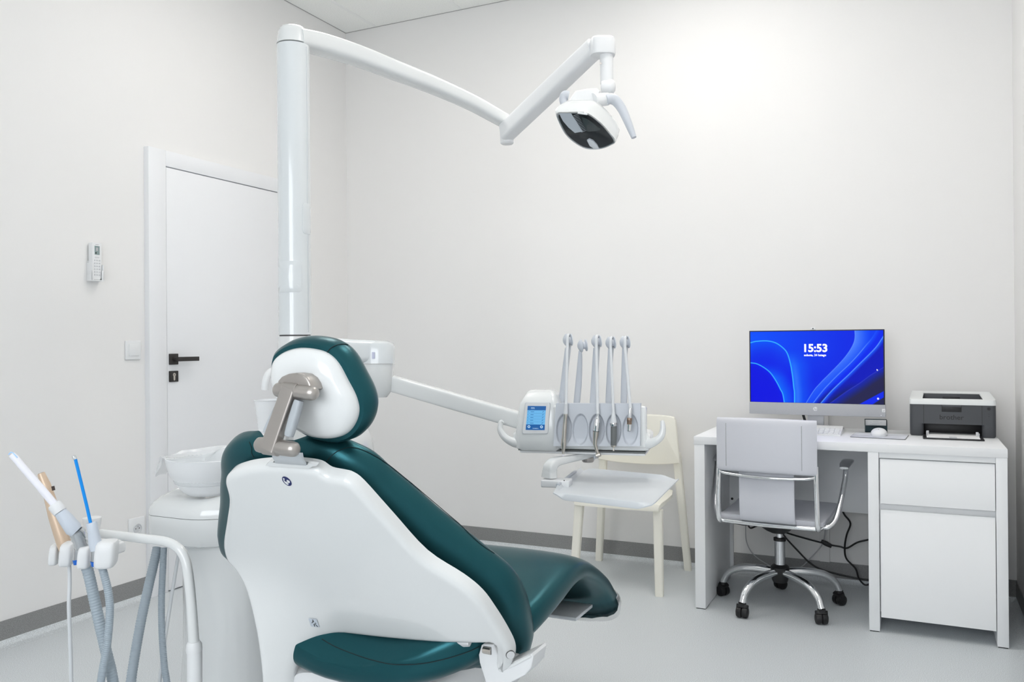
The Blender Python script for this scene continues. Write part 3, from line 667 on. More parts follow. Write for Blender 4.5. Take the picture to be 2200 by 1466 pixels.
# backrest sleeve bowed round the sitter
bm = BM(); rings = []
for k in range(17):
    x = -.2+.4*k/16; y = -.275+.028*(x/.2)**2; e = .0205 if 0 < k < 16 else .012
    tx = Vector((1, .28*x/.2, 0)).normalized(); A = Vector((0, 0, 1)); B = Vector((-tx.y, tx.x, 0))
    zc = .729+.004*math.cos(x*8)
    rings.append([OR @ (Vector((x, y, zc))+A*(.112*math.copysign(abs(math.cos(2*PI*j/28))**.22, math.cos(2*PI*j/28)))+B*(e*math.copysign(abs(math.sin(2*PI*j/28))**.5, math.sin(2*PI*j/28)))) for j in range(28)])
loft(bm, rings); bk = obj('backrest', bm, LEATHW, t)
for x in (-.158, .148):
    bm = BM(); y = -.275+.028*(x/.2)**2-.0212; box(bm, (x-.0012, x+.0012), (y-.0012, y+.004), (.64, .82), .0005, 1, OR); obj('seam', bm, SILVER, bk)
# chrome frame
for s in (-1, 1):
    bm = BM(); tube(bm, [L(s*.196, -.246, .655), L(s*.197, -.250, .60), L(s*.199, -.250, .52), L(s*.200, -.246, .44), L(s*.200, -.235, .405), L(s*.200, -.20, .394), L(s*.203, -.05, .393), L(s*.206, .12, .402), L(s*.206, .21, .404)], .0105, 14, 6); obj('side_tube', bm, CHROME, t)
    bm = BM(); tube(bm, [L(s*.205, -.14, .392), L(s*.228, -.135, .397), L(s*.252, -.11, .43), L(s*.264, -.06, .50), L(s*.272, -.01, .57), L(s*.274, .015, .618), L(s*.272, .06, .632)], .0105, 14, 6); ar = obj('arm_tube', bm, CHROME, t)
    bm = BM(); beam(bm, [L(s*.274, -.045, .628), L(s*.273, .0, .638), L(s*.272, .09, .641), L(s*.268, .15, .634)], [.034, .046, .048, .036], [.010, .016, .018, .010], 3); obj('arm_pad', bm, BCHROME, ar)
bm = BM(); tube(bm, [L(-.197, -.252, .615), L(-.15, -.268, .607), L(0, -.284, .602), L(.15, -.268, .605), L(.197, -.252, .613)], .0062, 12, 8); obj('cross_tube', bm, CHROME, t)
bm = BM(); tube(bm, [L(-.2, -.212, .397), L(0, -.216, .394), L(.2, -.212, .397)], .0095, 12); obj('rear_rail', bm, CHROME, t)
bm = BM(); box(bm, (-.19, .19), (-.12, -.08), (.386, .400), .002, 2, OR); box(bm, (-.19, .19), (.08, .12), (.386, .400), .002, 2, OR); obj('seat_bracket', bm, BLACK, t)

# ------------------------------------------------------------------ cream stacking chair by the back wall
t = thing('stacking_chair', 'cream white plastic chair against the back wall behind the instrument tray', 'chair', (1.94, -.31, 0))
F0, F1, R0, R1 = 1.712, 2.158, 1.697, 2.166
bm = BM()
def cr(y, x0, x1, z, th=.03): return sring(Vector(((x0+x1)/2, y, z-th/2)), (x1-x0)/2, th/2, 7, Vector((1, 0, 0)), Vector((0, 0, 1)), 32)
loft(bm, [cr(-.566, 1.735, 2.148, .405, .020), cr(-.558, 1.730, 2.153, .419, .030), cr(-.52, 1.728, 2.152, .424, .032), cr(-.40, 1.728, 2.145, .420, .026), cr(-.25, 1.735, 2.130, .416, .026), cr(-.145, 1.750, 2.105, .418, .026)]); obj('seat', bm, CREAM, t)
def cleg(p0, p1, w, d_, nm='leg'):
    bm = BM(); rings = []
    for p, k in ((p0, 1), (p1, .86)):
        rings.append([Vector(p)+Vector((a*w/2*k, b_*d_/2*k, 0)) for a, b_ in ((-1, -.7), (-.7, -1), (.7, -1), (1, -.7), (1, .7), (.7, 1), (-.7, 1), (-1, .7))])
    loft(bm, rings); return obj(nm, bm, CREAM, t)
cleg((1.752, -.535, .39), (1.728, -.558, 0), .042, .036); cleg((2.138, -.535, .39), (2.148, -.558, 0), .042, .036)
cleg((1.728, -.112, .60), (1.684, -.075, 0), .040, .036); cleg((2.118, -.112, .60), (2.162, -.075, 0), .040, .036)
bm = BM()
al = [(1.708, .742), (1.716, .772), (1.738, .786), (1.84, .792), (2.02, .792), (2.106, .786), (2.122, .772), (2.128, .742), (2.140, .600), (2.143, .562), (2.136, .553), (2.05, .540), (1.92, .535), (1.79, .540), (1.703, .553), (1.695, .562), (1.698, .600)]
pp = spline(al, 5, True)
plate(bm, [tuple(p) for p in pp], -.014, .010, lambda a, c, n: (a, -.142+n+.040*(1-((a-1.92)/.215)**2)*.6-(c-.55)*.04, c), .006, 3, True); obj('backrest', bm, CREAM, t)
# ------------------------------------------------------------------ dental chair (faces the back wall)
HG = at(1090, 1400, 1.8)                      # hinge on the chair's right
XC = HG.x-.375                                # centre line
BETA = math.radians(55)
BT = Vector((0, -math.cos(BETA), math.sin(BETA))); BN = Vector((0, math.sin(BETA), math.cos(BETA))); BV = Vector((1, 0, 0))
H0 = Vector((XC, HG.y, HG.z))
def bk(w, s, n): return H0+BV*w+BT*s+BN*n     # backrest: across, up the back, towards the patient
def ws(px, py, n):
    q = PL(px, py, H0+BN*n, BN)-H0; return (q.dot(BV), q.dot(BT))
chair = thing('dental_chair', 'large teal dental chair with white shell back seen from behind', 'dental chair', (XC, HG.y+.1, 0))
# backrest cushion
prof = [(-.125, .32, .03, .07), (-.115, .362, .012, .11), (-.06, .392, 0, .135), (.0, .405, 0, .142), (.08, .412, 0, .145), (.15, .402, 0, .145), (.21, .366, 0, .138), (.27, .326, 0, .132), (.33, .284, 0, .128), (.39, .247, 0, .124), (.44, .214, .002, .119), (.48, .193, .006, .114), (.51, .166, .012, .102), (.532, .130, .022, .090), (.545, .078, .036, .074)]
q = spline(prof, 5)
bm = BM(); rings = []
for s, hw, n0, n1 in q:
    c = bk(0, s, (n0+n1)/2); ring = sring(c, hw, max(.004, (n1-n0)/2), 2.9, BV, BN, 56)
    out = []
    for p in ring:
        w_ = (p.x-XC)/hw; dn = (p-c).dot(BN)
        out.append(p - BN*(.045*(1-w_*w_)*(max(0, dn)/max(.004, (n1-n0)/2))))   # hollow front
    lft = .010*max(0, min(1, (s-.15)/.06))*max(0, min(1, (.56-s)/.1))-.06*max(0, min(1, (.15-s)/.08))
    out = [p-BV*(lft*max(0, min(1, (XC-p.x)/hw*3-1))) for p in out]
    rings.append(out)
loft(bm, rings); pad = obj('backrest_cushion', bm, TEAL, chair)
# white shell with the leg it rests on
YLEG = .66
def warp(x, z):
    """y of the shell's rear face: the leaning back, bent upright towards its lower left where it becomes the leg"""
    y = H0.y-(z-H0.z)/math.tan(BETA)
    k = max(0, min(1, (H0.x-.02-x)/.22)); k = k*k*(3-2*k)
    d = YLEG-z; d = (d+math.sqrt(d*d+.0025))/2-.0*d
    return y - k*max(0, d)/math.tan(BETA)
SN = -.010
def shpt(px, py, SN=-.010):
    r = ray(px, py); a, b_ = 1., 3.
    for _ in range(50):
        m = (a+b_)/2; p = CAM+r*m-BN*SN
        if p.y < warp(p.x, p.z): a = m
        else: b_ = m
    p = CAM+r*a-BN*SN
    return (p.x, p.z)
def shf(x, z, n): return Vector((x, warp(x, z), z))+BN*n
out_px = [(496, 1020), (505, 1004), (530, 994), (560, 988), (600, 985), (650, 986), (689, 992), (712, 1006), (740, 1012), (757, 1017), (781, 1035), (842, 1103), (917, 1185), (995, 1236), (1036, 1270), (1064, 1308), (1087, 1345), (1104, 1379), (1107, 1402), (1101, 1420), (1089, 1427), (1074, 1419), (1066, 1402), (1060, 1386), (1035, 1385), (1009, 1385), (927, 1382), (825, 1373), (745, 1364), (710, 1367), (682, 1376), (657, 1394), (641, 1418), (635, 1450), (634, 1500), (636, 1600), (642, 1790), (560, 1790), (560, 1600), (562, 1500), (559, 1440), (551, 1375), (539, 1314), (524, 1262), (503, 1224), (486, 1204), (478, 1172), (484, 1125), (490, 1075)]
o2 = [tuple(p) for p in spline([shpt(x, y, -.031 if (y > 1340 and 640 < x < 1068) or (x < 570 and y > 1060) else -.008) for x, y in out_px], 4, True)]
bm = BM(); plate(bm, o2, -.034, -.004, shf, .013, 5, grid=.025); shell = obj('back_shell', bm, GLOSSW, chair)
sb = bvh(shell)
# lip under the shell
lip = [shpt(x, y, -.02) for x, y in [(700, 1349), (760, 1358), (870, 1371), (960, 1377), (1006, 1380), (1009, 1391), (960, 1393), (870, 1389), (790, 1379), (735, 1369)]]
bm = BM(); plate(bm, [tuple(p) for p in lip], -.022, .03, shf, .005, 3, grid=.03); obj('shell_lip', bm, MATW, shell)
# pivot cap at the hinge
def stick(cx, cy):
    p, n_ = hit(sb, cx, cy); a_ = (BV-n_*BV.dot(n_)).normalized(); b__ = n_.cross(a_)
    return lambda a, c, n: p+a_*a+b__*c+n_*(n+.0003)
fr = stick(1096.5, 1407)
ell = lambda a, c: [(math.cos(t_)*a, math.sin(t_)*c) for t_ in np.linspace(0, 2*PI, 28, False)]
bm = BM(); plate(bm, ell(.0085, .0125), .0016, 0, fr); obj('pivot_cap', bm, MATW, shell)
bm = BM(); plate(bm, ell(.0097, .0138), .0006, -.001, fr); obj('pivot_ring', bm, GAPM, shell)
# stickers
fr = stick(616.5, 1034)
bm = BM(); plate(bm, [(math.cos(a)*.0103, math.sin(a)*.0125) for a in np.linspace(0, 2*PI, 36, False)], .0005, 0, fr); stk = obj('round_sticker', bm, NAVY, shell, 'round navy sticker with a white figure')
def icon(lst, nm, m, par, fr, h=.0009):
    bm = BM()
    for pts in lst: plate(bm, pts, h, .0004, fr)
    return obj(nm, bm, m, par)
circ = lambda x, y, r, n=14: [(x+math.cos(a)*r, y+math.sin(a)*r) for a in np.linspace(0, 2*PI, n, False)]
icon([circ(-.0042, .0062, .0021)], 'figure_head', MATW, stk, fr)
icon([[(-.0072, .003), (-.0052, .0036), (-.0036, -.003), (0, -.0042), (.001, -.0085), (-.003, -.0095), (-.0068, -.004)], [(.0012, .0035), (.0038, .0045), (.0062, .002), (.0078, .0036), (.0072, -.002), (.003, -.0052), (.0016, -.002)], [(-.0036, -.001), (.001, -.0012), (.001, -.0036), (-.003, -.003)]], 'figure_mark', MATW, stk, fr)
cw = [hit(sb, x, y) for x, y in ((663, 1328), (680.5, 1330), (686.5, 1347), (668.5, 1345))]
def qf(u, v_, n):
    a = [h_[0] for h_ in cw]; nn = sum([h_[1] for h_ in cw], Vector()).normalized()
    return (a[3]*(1-u)+a[2]*u)*(1-v_)+(a[0]*(1-u)+a[1]*u)*v_+nn*(n*.6+.0020)
bm = BM(); plate(bm, [(0, 0), (1, 0), (1, 1), (0, 1)], .0005, -.0005, qf); s2 = obj('square_sticker', bm, STICK, shell, 'small pale sticker with a black walking figure')
icon([circ(.5, .84, .075)], 'figure_head', INK, s2, qf)
icon([[(.42, .74), (.58, .74), (.60, .45), (.42, .45)], [(.42, .74), (.42, .62), (.27, .42), (.22, .46)], [(.58, .74), (.80, .46), (.74, .41), (.56, .6)], [(.42, .47), (.42, .06), (.52, .06), (.54, .47)], [(.50, .47), (.60, .47), (.88, .08), (.78, .05)]], 'walking_figure', INK, s2, qf)
# stitched seams laid on the cushion where they are seen
pb = bvh(pad)
def seam(pts, tree, r=.0008, nm='seam', par=pad, m=TEALD, lift=.0006):
    P = []
    for x, y in spline(pts, 10):
        h = hit(tree, x, y)
        if h: P.append(h[0]+h[1]*lift)
    if len(P) > 3:
        bm = BM(); tube(bm, P, r, 6, smooth=False); return obj(nm, bm, m, par)
seam([(699, 996), (712, 980), (730, 968), (757, 962), (790, 972), (830, 996), (880, 1036), (930, 1076), (985, 1125), (1030, 1168), (1062, 1190)], pb)
seam([(536, 950), (541, 963), (541, 974), (546, 984)], pb)
# slot plate in the top of the shell and the pale strap
def strip(pts, n0, n1, nm, m, par, rnd=0):
    bm = BM(); P = []
    for x, y in pts:
        q_ = PL(x, y, H0+BN*n0, BN)-H0; P.append((q_.dot(BV), q_.dot(BT)))
    plate(bm, P, n0, n1, bk, rnd, 2); return obj(nm, bm, m, par)
strip([(570, 1001), (664, 1007), (671, 1003), (679, 1002), (682, 999), (658, 995), (579, 992)], -.0346, -.028, 'slot_frame', GLOSSW, shell)
strip([(586, 994), (660, 999), (662, 994), (590, 989)], -.0357, -.034, 'slot', DGREY, shell)
# seat: bucket at the back, over the knee and down to the foot end
HX = XC; y0 = HG.y
# (dy, half width, top, bottom, sag of the bottom in the middle)
sp_ = [(-.085, .10, .46, .435, .01), (-.075, .20, .495, .43, .03), (-.05, .275, .54, .435, .05), (-.01, .335, .575, .445, .06), (.05, .385, .600, .462, .065), (.10, .405, .612, .482, .06), (.16, .412, .624, .497, .045), (.23, .414, .634, .514, .025), (.30, .414, .640, .532, .01), (.36, .412, .636, .536, .0), (.42, .408, .618, .530, 0), (.48, .404, .592, .508, 0), (.54, .402, .562, .476, 0), (.60, .400, .528, .438, 0), (.66, .396, .486, .386, 0), (.72, .388, .448, .346, 0), (.76, .372, .412, .322, 0), (.785, .350, .385, .316, 0), (.795, .32, .368, .320, 0)]
bm = BM(); rings = []
for dy, hw, zt, zb, sag in spline(sp_, 4):
    hw *= .92 if dy < .03 else 1
    a = 0 if dy < .3 else min(1, (dy-.3)/.2)*math.radians(28)
    c = Vector((HX, y0+dy, (zt+zb)/2)); B = Vector((0, math.sin(a), math.cos(a))); hh = (zt-zb)/2
    ring = sring(c, hw, hh, 3.4, BV, B, 56); o_ = []
    for p in ring:
        w_ = (p.x-HX)/hw; k = (1-w_*w_); d = (p-c).dot(B)/hh
        o_.append(p+Vector((0, 0, -sag*k*(1 if d < 0 else .9)-(.012*k if d > 0 else 0))))
    rings.append(o_)
loft(bm, rings); seat = obj('seat_cushion', bm, TEAL, chair)
seatb = bvh(seat)
seam([(692, 1374), (720, 1390), (760, 1406), (800, 1419), (845, 1428), (900, 1427), (950, 1418), (1000, 1403), (1030, 1390)], seatb, .0012, par=seat)
# white seat carrier and floor column
bm = BM(); rings = []
for dy, hw, zt, zb in ((-.06, .16, .40, .30), (0, .20, .415, .29), (.2, .21, .44, .29), (.34, .21, .46, .34), (.50, .20, .44, .38), (.60, .18, .40, .36)):
    rings.append(sring(Vector((HX, y0+dy, (zt+zb)/2)), hw, (zt-zb)/2, 4, BV, Vector((0, 0, 1)), 36))
loft(bm, rings); obj('seat_carrier', bm, MATW, chair)
bm = BM(); loft(bm, [sring(Vector((HX-.06, y0+.12, z)), a, b_, 4, BV, Vector((0, 1, 0)), 36) for z, a, b_ in ((0, .30, .42), (.03, .30, .42), (.05, .27, .38), (.09, .20, .24), (.30, .18, .20), (.36, .18, .20))]); obj('floor_base', bm, MATW, chair)
# hinge bracket on the right
YB_ = HG.y-.012
def vp(px, py): q = YP(px, py, YB_); return (q.x, q.z)
bm = BM(); bp_ = [(1034, 1387), (1040, 1384), (1060, 1385), (1064, 1394), (1072, 1418), (1086, 1430), (1101, 1424), (1143, 1404), (1146, 1410), (1141, 1436), (1128, 1452), (1100, 1466), (1075, 1500), (1050, 1500), (1041, 1460), (1030, 1425), (1028, 1408)]
plate(bm, [vp(*p) for p in bp_], YB_, YB_+.07, lambda a, c, n: (a, n, c), .003, 3); br = obj('hinge_bracket', bm, MATW, chair)
w0, w1 = vp(1038, 1388), vp(1056, 1408)
bm = BM(); box(bm, (w0[0], w1[0]), (YB_-.0008, YB_+.01), (w1[1], w0[1]), .001); wn = obj('bracket_window', bm, DGREY, br)
bm = BM(); m_ = (w0[1]+w1[1])/2; rod(bm, (w0[0]+.001, YB_-.001, m_), (w1[0]-.001, YB_-.001, m_), .007, .007, 16); obj('hinge_pin', bm, STEEL, wn)
bm = BM(); ch = [(1078, 1434), (1101, 1426), (1140, 1407), (1142, 1411), (1102, 1432), (1080, 1440)]
plate(bm, [vp(*p) for p in ch], YB_-.004, YB_+.02, lambda a, c, n: (a, n, c)); obj('arm_rim', bm, GLOSSW, br)
# headrest
TH = math.radians(76); HT = Vector((0, -math.cos(TH), math.sin(TH))); HN = Vector((0, math.sin(TH), math.cos(TH)))
HO = at(690, 845, 1.62)
def hd(w, s, n): return HO+BV*w+HT*s+HN*n
def hws(px, py, n=0):
    q = PL(px, py, HO+HN*n, HN)-HO; return (q.dot(BV), q.dot(HT))
hp_ = [(588, 783), (596, 767), (617, 754), (645, 748), (679, 751), (705, 760), (727, 781), (747, 817), (764, 850), (771, 878), (767, 902), (754, 924), (736, 937), (710, 942), (680, 939), (656, 930), (634, 914), (612, 880), (596, 845), (587, 812)]
hs = [tuple(p) for p in spline([hws(x, y, 0) for x, y in hp_], 4, True)]
cen = np.mean(hs, axis=0)
def hlayer(k, n, add=0): return [hd(*(cen+(np.array(p)-cen)*k+(np.array(p)-cen)/np.linalg.norm(np.array(p)-cen)*add), n) for p in hs]
bm = BM(); loft(bm, [hlayer(1, .012), hlayer(1, 0), hlayer(.985, -.006), hlayer(.95, -.013), hlayer(.86, -.021), hlayer(.70, -.027), hlayer(.45, -.031), hlayer(.2, -.0325), hlayer(.05, -.033)], False, True); hshell = obj('headrest_shell', bm, GLOSSW, chair)
bm = BM(); loft(bm, [hlayer(.85, .001, 0), hlayer(.99, .002, 0), hlayer(1, .004, .008), hlayer(1, .012, .0135), hlayer(1, .03, .016), hlayer(1, .044, .014), hlayer(1, .058, .006), hlayer(.97, .067, 0), hlayer(.88, .073, 0), hlayer(.7, .072, 0), hlayer(.4, .065, 0), hlayer(.05, .062, 0)]); hpad = obj('headrest_cushion', bm, TEAL, chair)
hb = bvh(hpad); seam([(703, 757), (712, 748), (724, 742), (740, 740), (748, 742)], hb, .0010, par=hpad)
# adjustable headrest arm: lower knuckle, flat arm with rubber grips, upper knuckle and cap
yk = HO.y-.075
K1 = lambda px, py, dy=0: YP(px, py, yk+dy)
lo_a, lo_b = K1(553, 956), K1(640, 969); lo_c = (lo_a+lo_b)/2
rk = .0142
def caps(a, b_, r, m, nm, par):
    d = (b_-a); ln = d.length; bm = BM(); turned(bm, a, d, [(0, r*.35), (.002, r*.7), (.006, r*.95), (.011, r), (ln-.014, r), (ln-.007, r*.9), (ln-.002, r*.62), (ln, r*.3)], 26); return obj(nm, bm, m, par)
low = caps(K1(551, 955), K1(641, 967), rk+.0006, TAUPE, 'lower_knuckle', chair)
upk = caps(K1(591, 837, .012), K1(682, 846, .012), rk, TAUPE, 'upper_knuckle', chair)
aq = [K1(566.5, 968, -.019), K1(602, 971, -.019), K1(644, 826, -.008), K1(610.5, 824, -.008)]
lc_ = K1(584, 961.5); uc_ = K1(627, 838.5, .012); wd_ = (aq[1]-aq[0]).length/2
bm = BM(); dv = (uc_-lc_).normalized(); kx = (K1(641, 967)-K1(551, 955)).normalized()
beam(bm, [lc_-dv*.004+Vector((0, -.005, 0)), lc_.lerp(uc_, .5)+Vector((0, -.005, 0)), uc_+dv*.003+Vector((0, -.005, 0))], [.0335, .0320, .0310], [.0215, .0205, .0200], 9, 36, 4, side=kx)
for c_, r_ in ((lc_, rk+.0011), (uc_, rk+.0007)):
    turned(bm, c_-kx*.0168, kx, [(0, r_-.001), (.001, r_), (.0326, r_), (.0336, r_-.001)], 28)
arm_ = obj('headrest_arm', bm, TAUPE, chair)
for (a, b_, w_) in (((641, 866), (622, 932), .0115), ((604, 866), (575, 925), .009)):
    bm = BM(); A_, B_ = K1(*a, .006), K1(*b_, -.002); beam(bm, [A_+(A_-B_)*.06, A_, B_, B_+(B_-A_)*.06], [w_*.5, w_*1.5, w_*1.5, w_*.5], [.008, .016, .016, .008], 3, k=4, side=Vector((1, 0, 0))); obj('rubber_grip', bm, GRIP, arm_)
# half round cap behind the upper knuckle
bm = BM(); cp = [(602, 826), (604, 818), (612, 809), (626, 803), (642, 801), (658, 804), (668, 812), (674, 824), (676, 836), (671, 840), (600, 841)]
plate(bm, [tuple((K1(*p, .018).x, K1(*p, .018).z)) for p in cp], yk+.008, yk+.062, lambda a, c, n: (a, n, c), .004, 3); obj('knuckle_cap', bm, TAUPE, chair)
# pale strap running from the lower knuckle into the slot in the shell
sl = lambda x, y: PL(x, y, H0+BN*-.036, BN)
s0, s1 = K1(584, 970, .002), K1(646, 974, .002); e0, e1 = sl(592, 996), sl(657, 1001)
bm = BM(); loft(bm, [[a, b_, b_+Vector((0, .006, 0)), a+Vector((0, .006, 0))] for a, b_ in ((s0, s1), (s0*.5+e0*.5+Vector((0, -.004, 0)), s1*.5+e1*.5+Vector((0, -.004, 0))), (e0, e1))]); obj('strap', bm, STRAPM, chair)
# clear plastic cover on the foot end
def foot_rings(grow, a, b_, n=9):
    out = []
    for dy, hw, zt, zb, sag in spline(sp_, 4):
        if a <= dy <= b_:
            an = math.radians(28); c = Vector((HX, y0+dy, (zt+zb)/2)); B = Vector((0, math.sin(an), math.cos(an)))
            out.append(sring(c, hw+grow, (zt-zb)/2+grow, 3.4, BV, B, 64))
    return out
random.seed(3)
bm = BM(); R = foot_rings(.004, .69, .80); last = R[-1]; cc_ = sum(last, Vector())/64
for k_, d_ in ((1.0, .012), (.97, .032), (.90, .050), (.7, .060), (.3, .064)): R.append([cc_+(p-cc_)*k_+Vector((0, d_*.88, -d_*.55)) for p in last])
R.insert(0, [p+Vector((0, -.03, 0))+(p-cc_).normalized()*(.010 if p.z < .42 else .002) for p in R[0]])
R = [[p+Vector((random.uniform(-.0008, .0008), 0, random.uniform(-.0022, .0022)*(1 if i_ < 3 else .4))) for p in r] for i_, r in enumerate(R)]
loft(bm, R, False, True)
tag(obj('plastic_cover', bm, COVERM), 'clear plastic cover pulled over the foot end of the teal dental chair', 'plastic cover')
# grey foot control plate lying behind the leg rest
bm = BM(); box(bm, (HX+.08, HX+.35), (y0+.47, y0+.60), (.418, .428), .003); tag(obj('leg_rest_plate', bm, STRAPM, chair), None)
# ------------------------------------------------------------------ cuspidor unit with the lamp pole
UX0, UX1, UY0, UY1 = 1.267, 1.60, -2.646, -1.96
unit = thing('dental_unit', 'white cuspidor unit with tall lamp pole on the left of the dental chair', 'dental unit', (1.43, -2.3, 0))
def urect(g, z, r=.05, dz=0, x1=UX1, ch=.055):
    """plan of the unit: rounded, with a cut corner towards the photographer"""
    P = [(UX0+g, UY0+g+r*.6), (UX0+g+r*.18, UY0+g+r*.18), (UX0+g+r*.6, UY0+g), (UX1-.165+g*-.2, UY0+g), (UX1-.125-g*.3, UY0+g+.012), (x1-g-.03, UY0+g+.085), (x1-g, UY0+g+.13), (x1-g, UY1-g-r), (x1-g-r*.3, UY1-g-r*.3), (x1-g-r, UY1-g), (UX0+g+r, UY1-g), (UX0+g+r*.3, UY1-g-r*.3), (UX0+g, UY1-g-r)]
    out = []
    for i in range(len(P)):
        a, b_ = Vector(P[i]), Vector(P[(i+1) % len(P)])
        for k in range(4): out.append(a.lerp(b_, k/4))
    out = [tuple(p) for p in out]
    sm_ = [((out[i-1][0]+2*out[i][0]+out[(i+1) % len(out)][0])/4, (out[i-1][1]+2*out[i][1]+out[(i+1) % len(out)][1])/4) for i in range(len(out))]
    return [Vector((x, y, z+dz*(y-UY0))) for x, y in sm_]
ZS = .6925
bm = BM(); loft(bm, [urect(.02, .612), urect(.006, .618), urect(0, .632), urect(0, ZS-.0008)]); obj('head_lower', bm, GLOSSW, unit)
bm = BM(); loft(bm, [urect(.002, ZS-.004), urect(.002, ZS+.004)]); obj('head_seam', bm, GAPM, unit)
bm = BM(); R = []
for g, z, sl in ((0, ZS+.0006, 0), (0, ZS+.010, .02), (.003, ZS+.022, .10), (.010, ZS+.031, .19), (.020, ZS+.036, .24), (.034, ZS+.038, .265)): R.append(urect(g, z, dz=sl))
loft(bm, R, True, False)
# dished top: the rim rises to the rear, the middle is sunk
R2 = [R[-1]]; c0 = Vector((1.435, -2.32, 0))
for k, drop in ((.90, .006), (.8, .022), (.68, .035), (.4, .040), (.05, .041)):
    R2.append([Vector((c0.x+(p.x-c0.x)*k, c0.y+(p.y-c0.y)*k, (p.z if k > .85 else (p.z*.35+.752*.65))-drop*(1 if p.y > -2.55 else .4))) for p in R[-1]])
loft(bm, R2, False, True); bmesh.ops.remove_doubles(bm, verts=bm.verts, dist=1e-5); obj('head_cover', bm, GLOSSW, unit)
bm = BM(); loft(bm, [sring(Vector((1.435, -2.33, z)), a*1.22, b_*1.1, 3, Vector((1, 0, 0)), Vector((0, 1, 0)), 48) for z, a, b_ in ((0, .150, .25), (.03, .150, .25), (.30, .140, .235), (.5, .138, .235), (.614, .142, .24))]); obj('unit_body', bm, GLOSSW, unit)
# cup stand with filler spout at the rear of the unit
cpt = at(576, 930, 2.42)
sp0 = at(590, 800, 2.45)
bm = BM(); tube(bm, [at(569, 838, 2.42), at(571, 820, 2.42), at(577, 805, 2.43), at(590, 798, 2.45), at(612, 802, 2.47), at(622, 830, 2.48), at(622, 960, 2.48)], [.0105, .0105, .0115, .0125, .0125, .0125, .0125], 14, 6); obj('cup_filler', bm, MATW, unit)
# pole
CP = at(634, 725, 2.75); CX, CY = CP.x, CP.y
RP = .0525
zt = at(634, 98, 2.75).z; zb = at(634, 721, 2.75).z
bm = BM(); turned(bm, (CX, CY, zb+.002), (0, 0, 1), [(0, RP), (zt-zb-.004, RP)], 48); pole = obj('pole', bm, GLOSSG, unit)
bm = BM(); turned(bm, (CX, CY, zb-.004), (0, 0, 1), [(0, RP-.003), (.006, RP-.003)], 40); obj('pole_seam', bm, GAPM, pole)
bm = BM(); turned(bm, (CX, CY, .70), (0, 0, 1), [(0, .062), (.3, .060), (.40, .0555), (zb-.70-.003, RP+.002)], 48); obj('pole_foot', bm, GLOSSW, unit)
def pole_panel(px0, px1, y0, y1, nm, gap=.0012):
    """thin raised panel hugging the pole"""
    bm = BM(); z1, z0 = at(634, y0, 2.7).z, at(634, y1, 2.7).z
    cam_a = math.atan2(CAM.y-CY, CAM.x-CX)
    ang = lambda px: cam_a + math.asin(max(-1, min(1, (px-634)/34.4)))
    a0, a1 = ang(px0), ang(px1)
    pts = []
    r = .010
    W = (a1-a0)*RP
    for cx_, cz, st in ((r, z0+r, PI), (W-r, z0+r, 1.5*PI), (W-r, z1-r, 0), (r, z1-r, .5*PI)):
        for k in range(5): t_ = st+k/4*PI/2; pts.append((cx_+r*math.cos(t_), cz+r*math.sin(t_)))
    dens = []
    for i in range(len(pts)):
        a, b_ = np.array(pts[i]), np.array(pts[(i+1) % len(pts)]); n_ = max(1, int(np.linalg.norm(b_-a)/.008))
        dens += [tuple(a+(b_-a)*k/n_) for k in range(n_)]
    f = lambda w_, z, n: Vector((CX+(RP+n)*math.cos(a0+w_/RP), CY+(RP+n)*math.sin(a0+w_/RP), z))
    rings = [[f(x, z, n) for x, z in dens] for n in (-.001, gap)]
    cx_, cz_ = W/2, (z0+z1)/2
    for k in (.985, .6, .3, .02): rings.append([f(cx_+(x-cx_)*k, cz_+(z-cz_)*k, gap+.0004) for x, z in dens])
    loft(bm, rings, False, True); return obj(nm, bm, GLOSSG, pole)
pole_panel(601, 648, 561, 628, 'pole_panel'); pole_panel(651, 667.5, 434, 501, 'pole_panel')
bm = BM(); ca_ = math.atan2(CAM.y-CY, CAM.x-CX)+math.asin(.80)
box(bm, (CX+RP*math.cos(ca_)-.0012, CX+RP*math.cos(ca_)+.0012), (CY+RP*math.sin(ca_)-.0012, CY+RP*math.sin(ca_)+.0012), (zb+.01, zt-.01), .0006, 1); obj('pole_groove', bm, GAPM if False else STRAPM, pole)

# ------------------------------------------------------------------ operating lamp on its two arms
lamp = thing('operating_lamp', 'white operating lamp hanging from a jointed arm at the pole top', 'lamp', (CX, CY, zt))
zc = at(634, 59, 2.75).z
bm = BM(); turned(bm, (CX, CY, zt+.002), (0, 0, 1), [(0, RP+.0005), (.006, RP-.001), (.035, RP-.004), (zc-zt-.012, RP-.008), (zc-zt-.004, RP-.014), (zc-zt, RP-.028)], 44); obj('arm_hub', bm, GLOSSW, lamp)
E1 = at(1086, 262, 3.32)
a_px = [((634, 84), 2.75), ((690, 96), 2.83), ((770, 121), 2.93), ((850, 152), 3.03), ((930, 183), 3.13), ((1010, 219), 3.23), ((1060, 246), 3.29), ((1094, 265), 3.335)]
bm = BM(); beam(bm, [at(*p, d) for p, d in a_px], [.095, .088, .082, .078, .074, .070, .066, .062], [.062, .066, .064, .060, .056, .052, .050, .048], 3.6, 32, 6); obj('fixed_arm', bm, GLOSSW, lamp)
J = at(1089, 290, 3.325)
bm = BM(); turned(bm, J+Vector((0, 0, -.037)), (0, 0, 1), [(0, .022), (.005, .027), (.075, .028)], 28); obj('elbow_joint', bm, MATW, lamp)
A0, A1 = at(1088, 284, 3.31), at(1279, 102, 2.80)
bm = BM(); beam(bm, [A0, A0.lerp(A1, .5), A1], [.062, .060, .058], [.068, .066, .060], 5, 32, 4); obj('spring_arm', bm, MATW, lamp)
ep = at(1293, 100, 2.78)
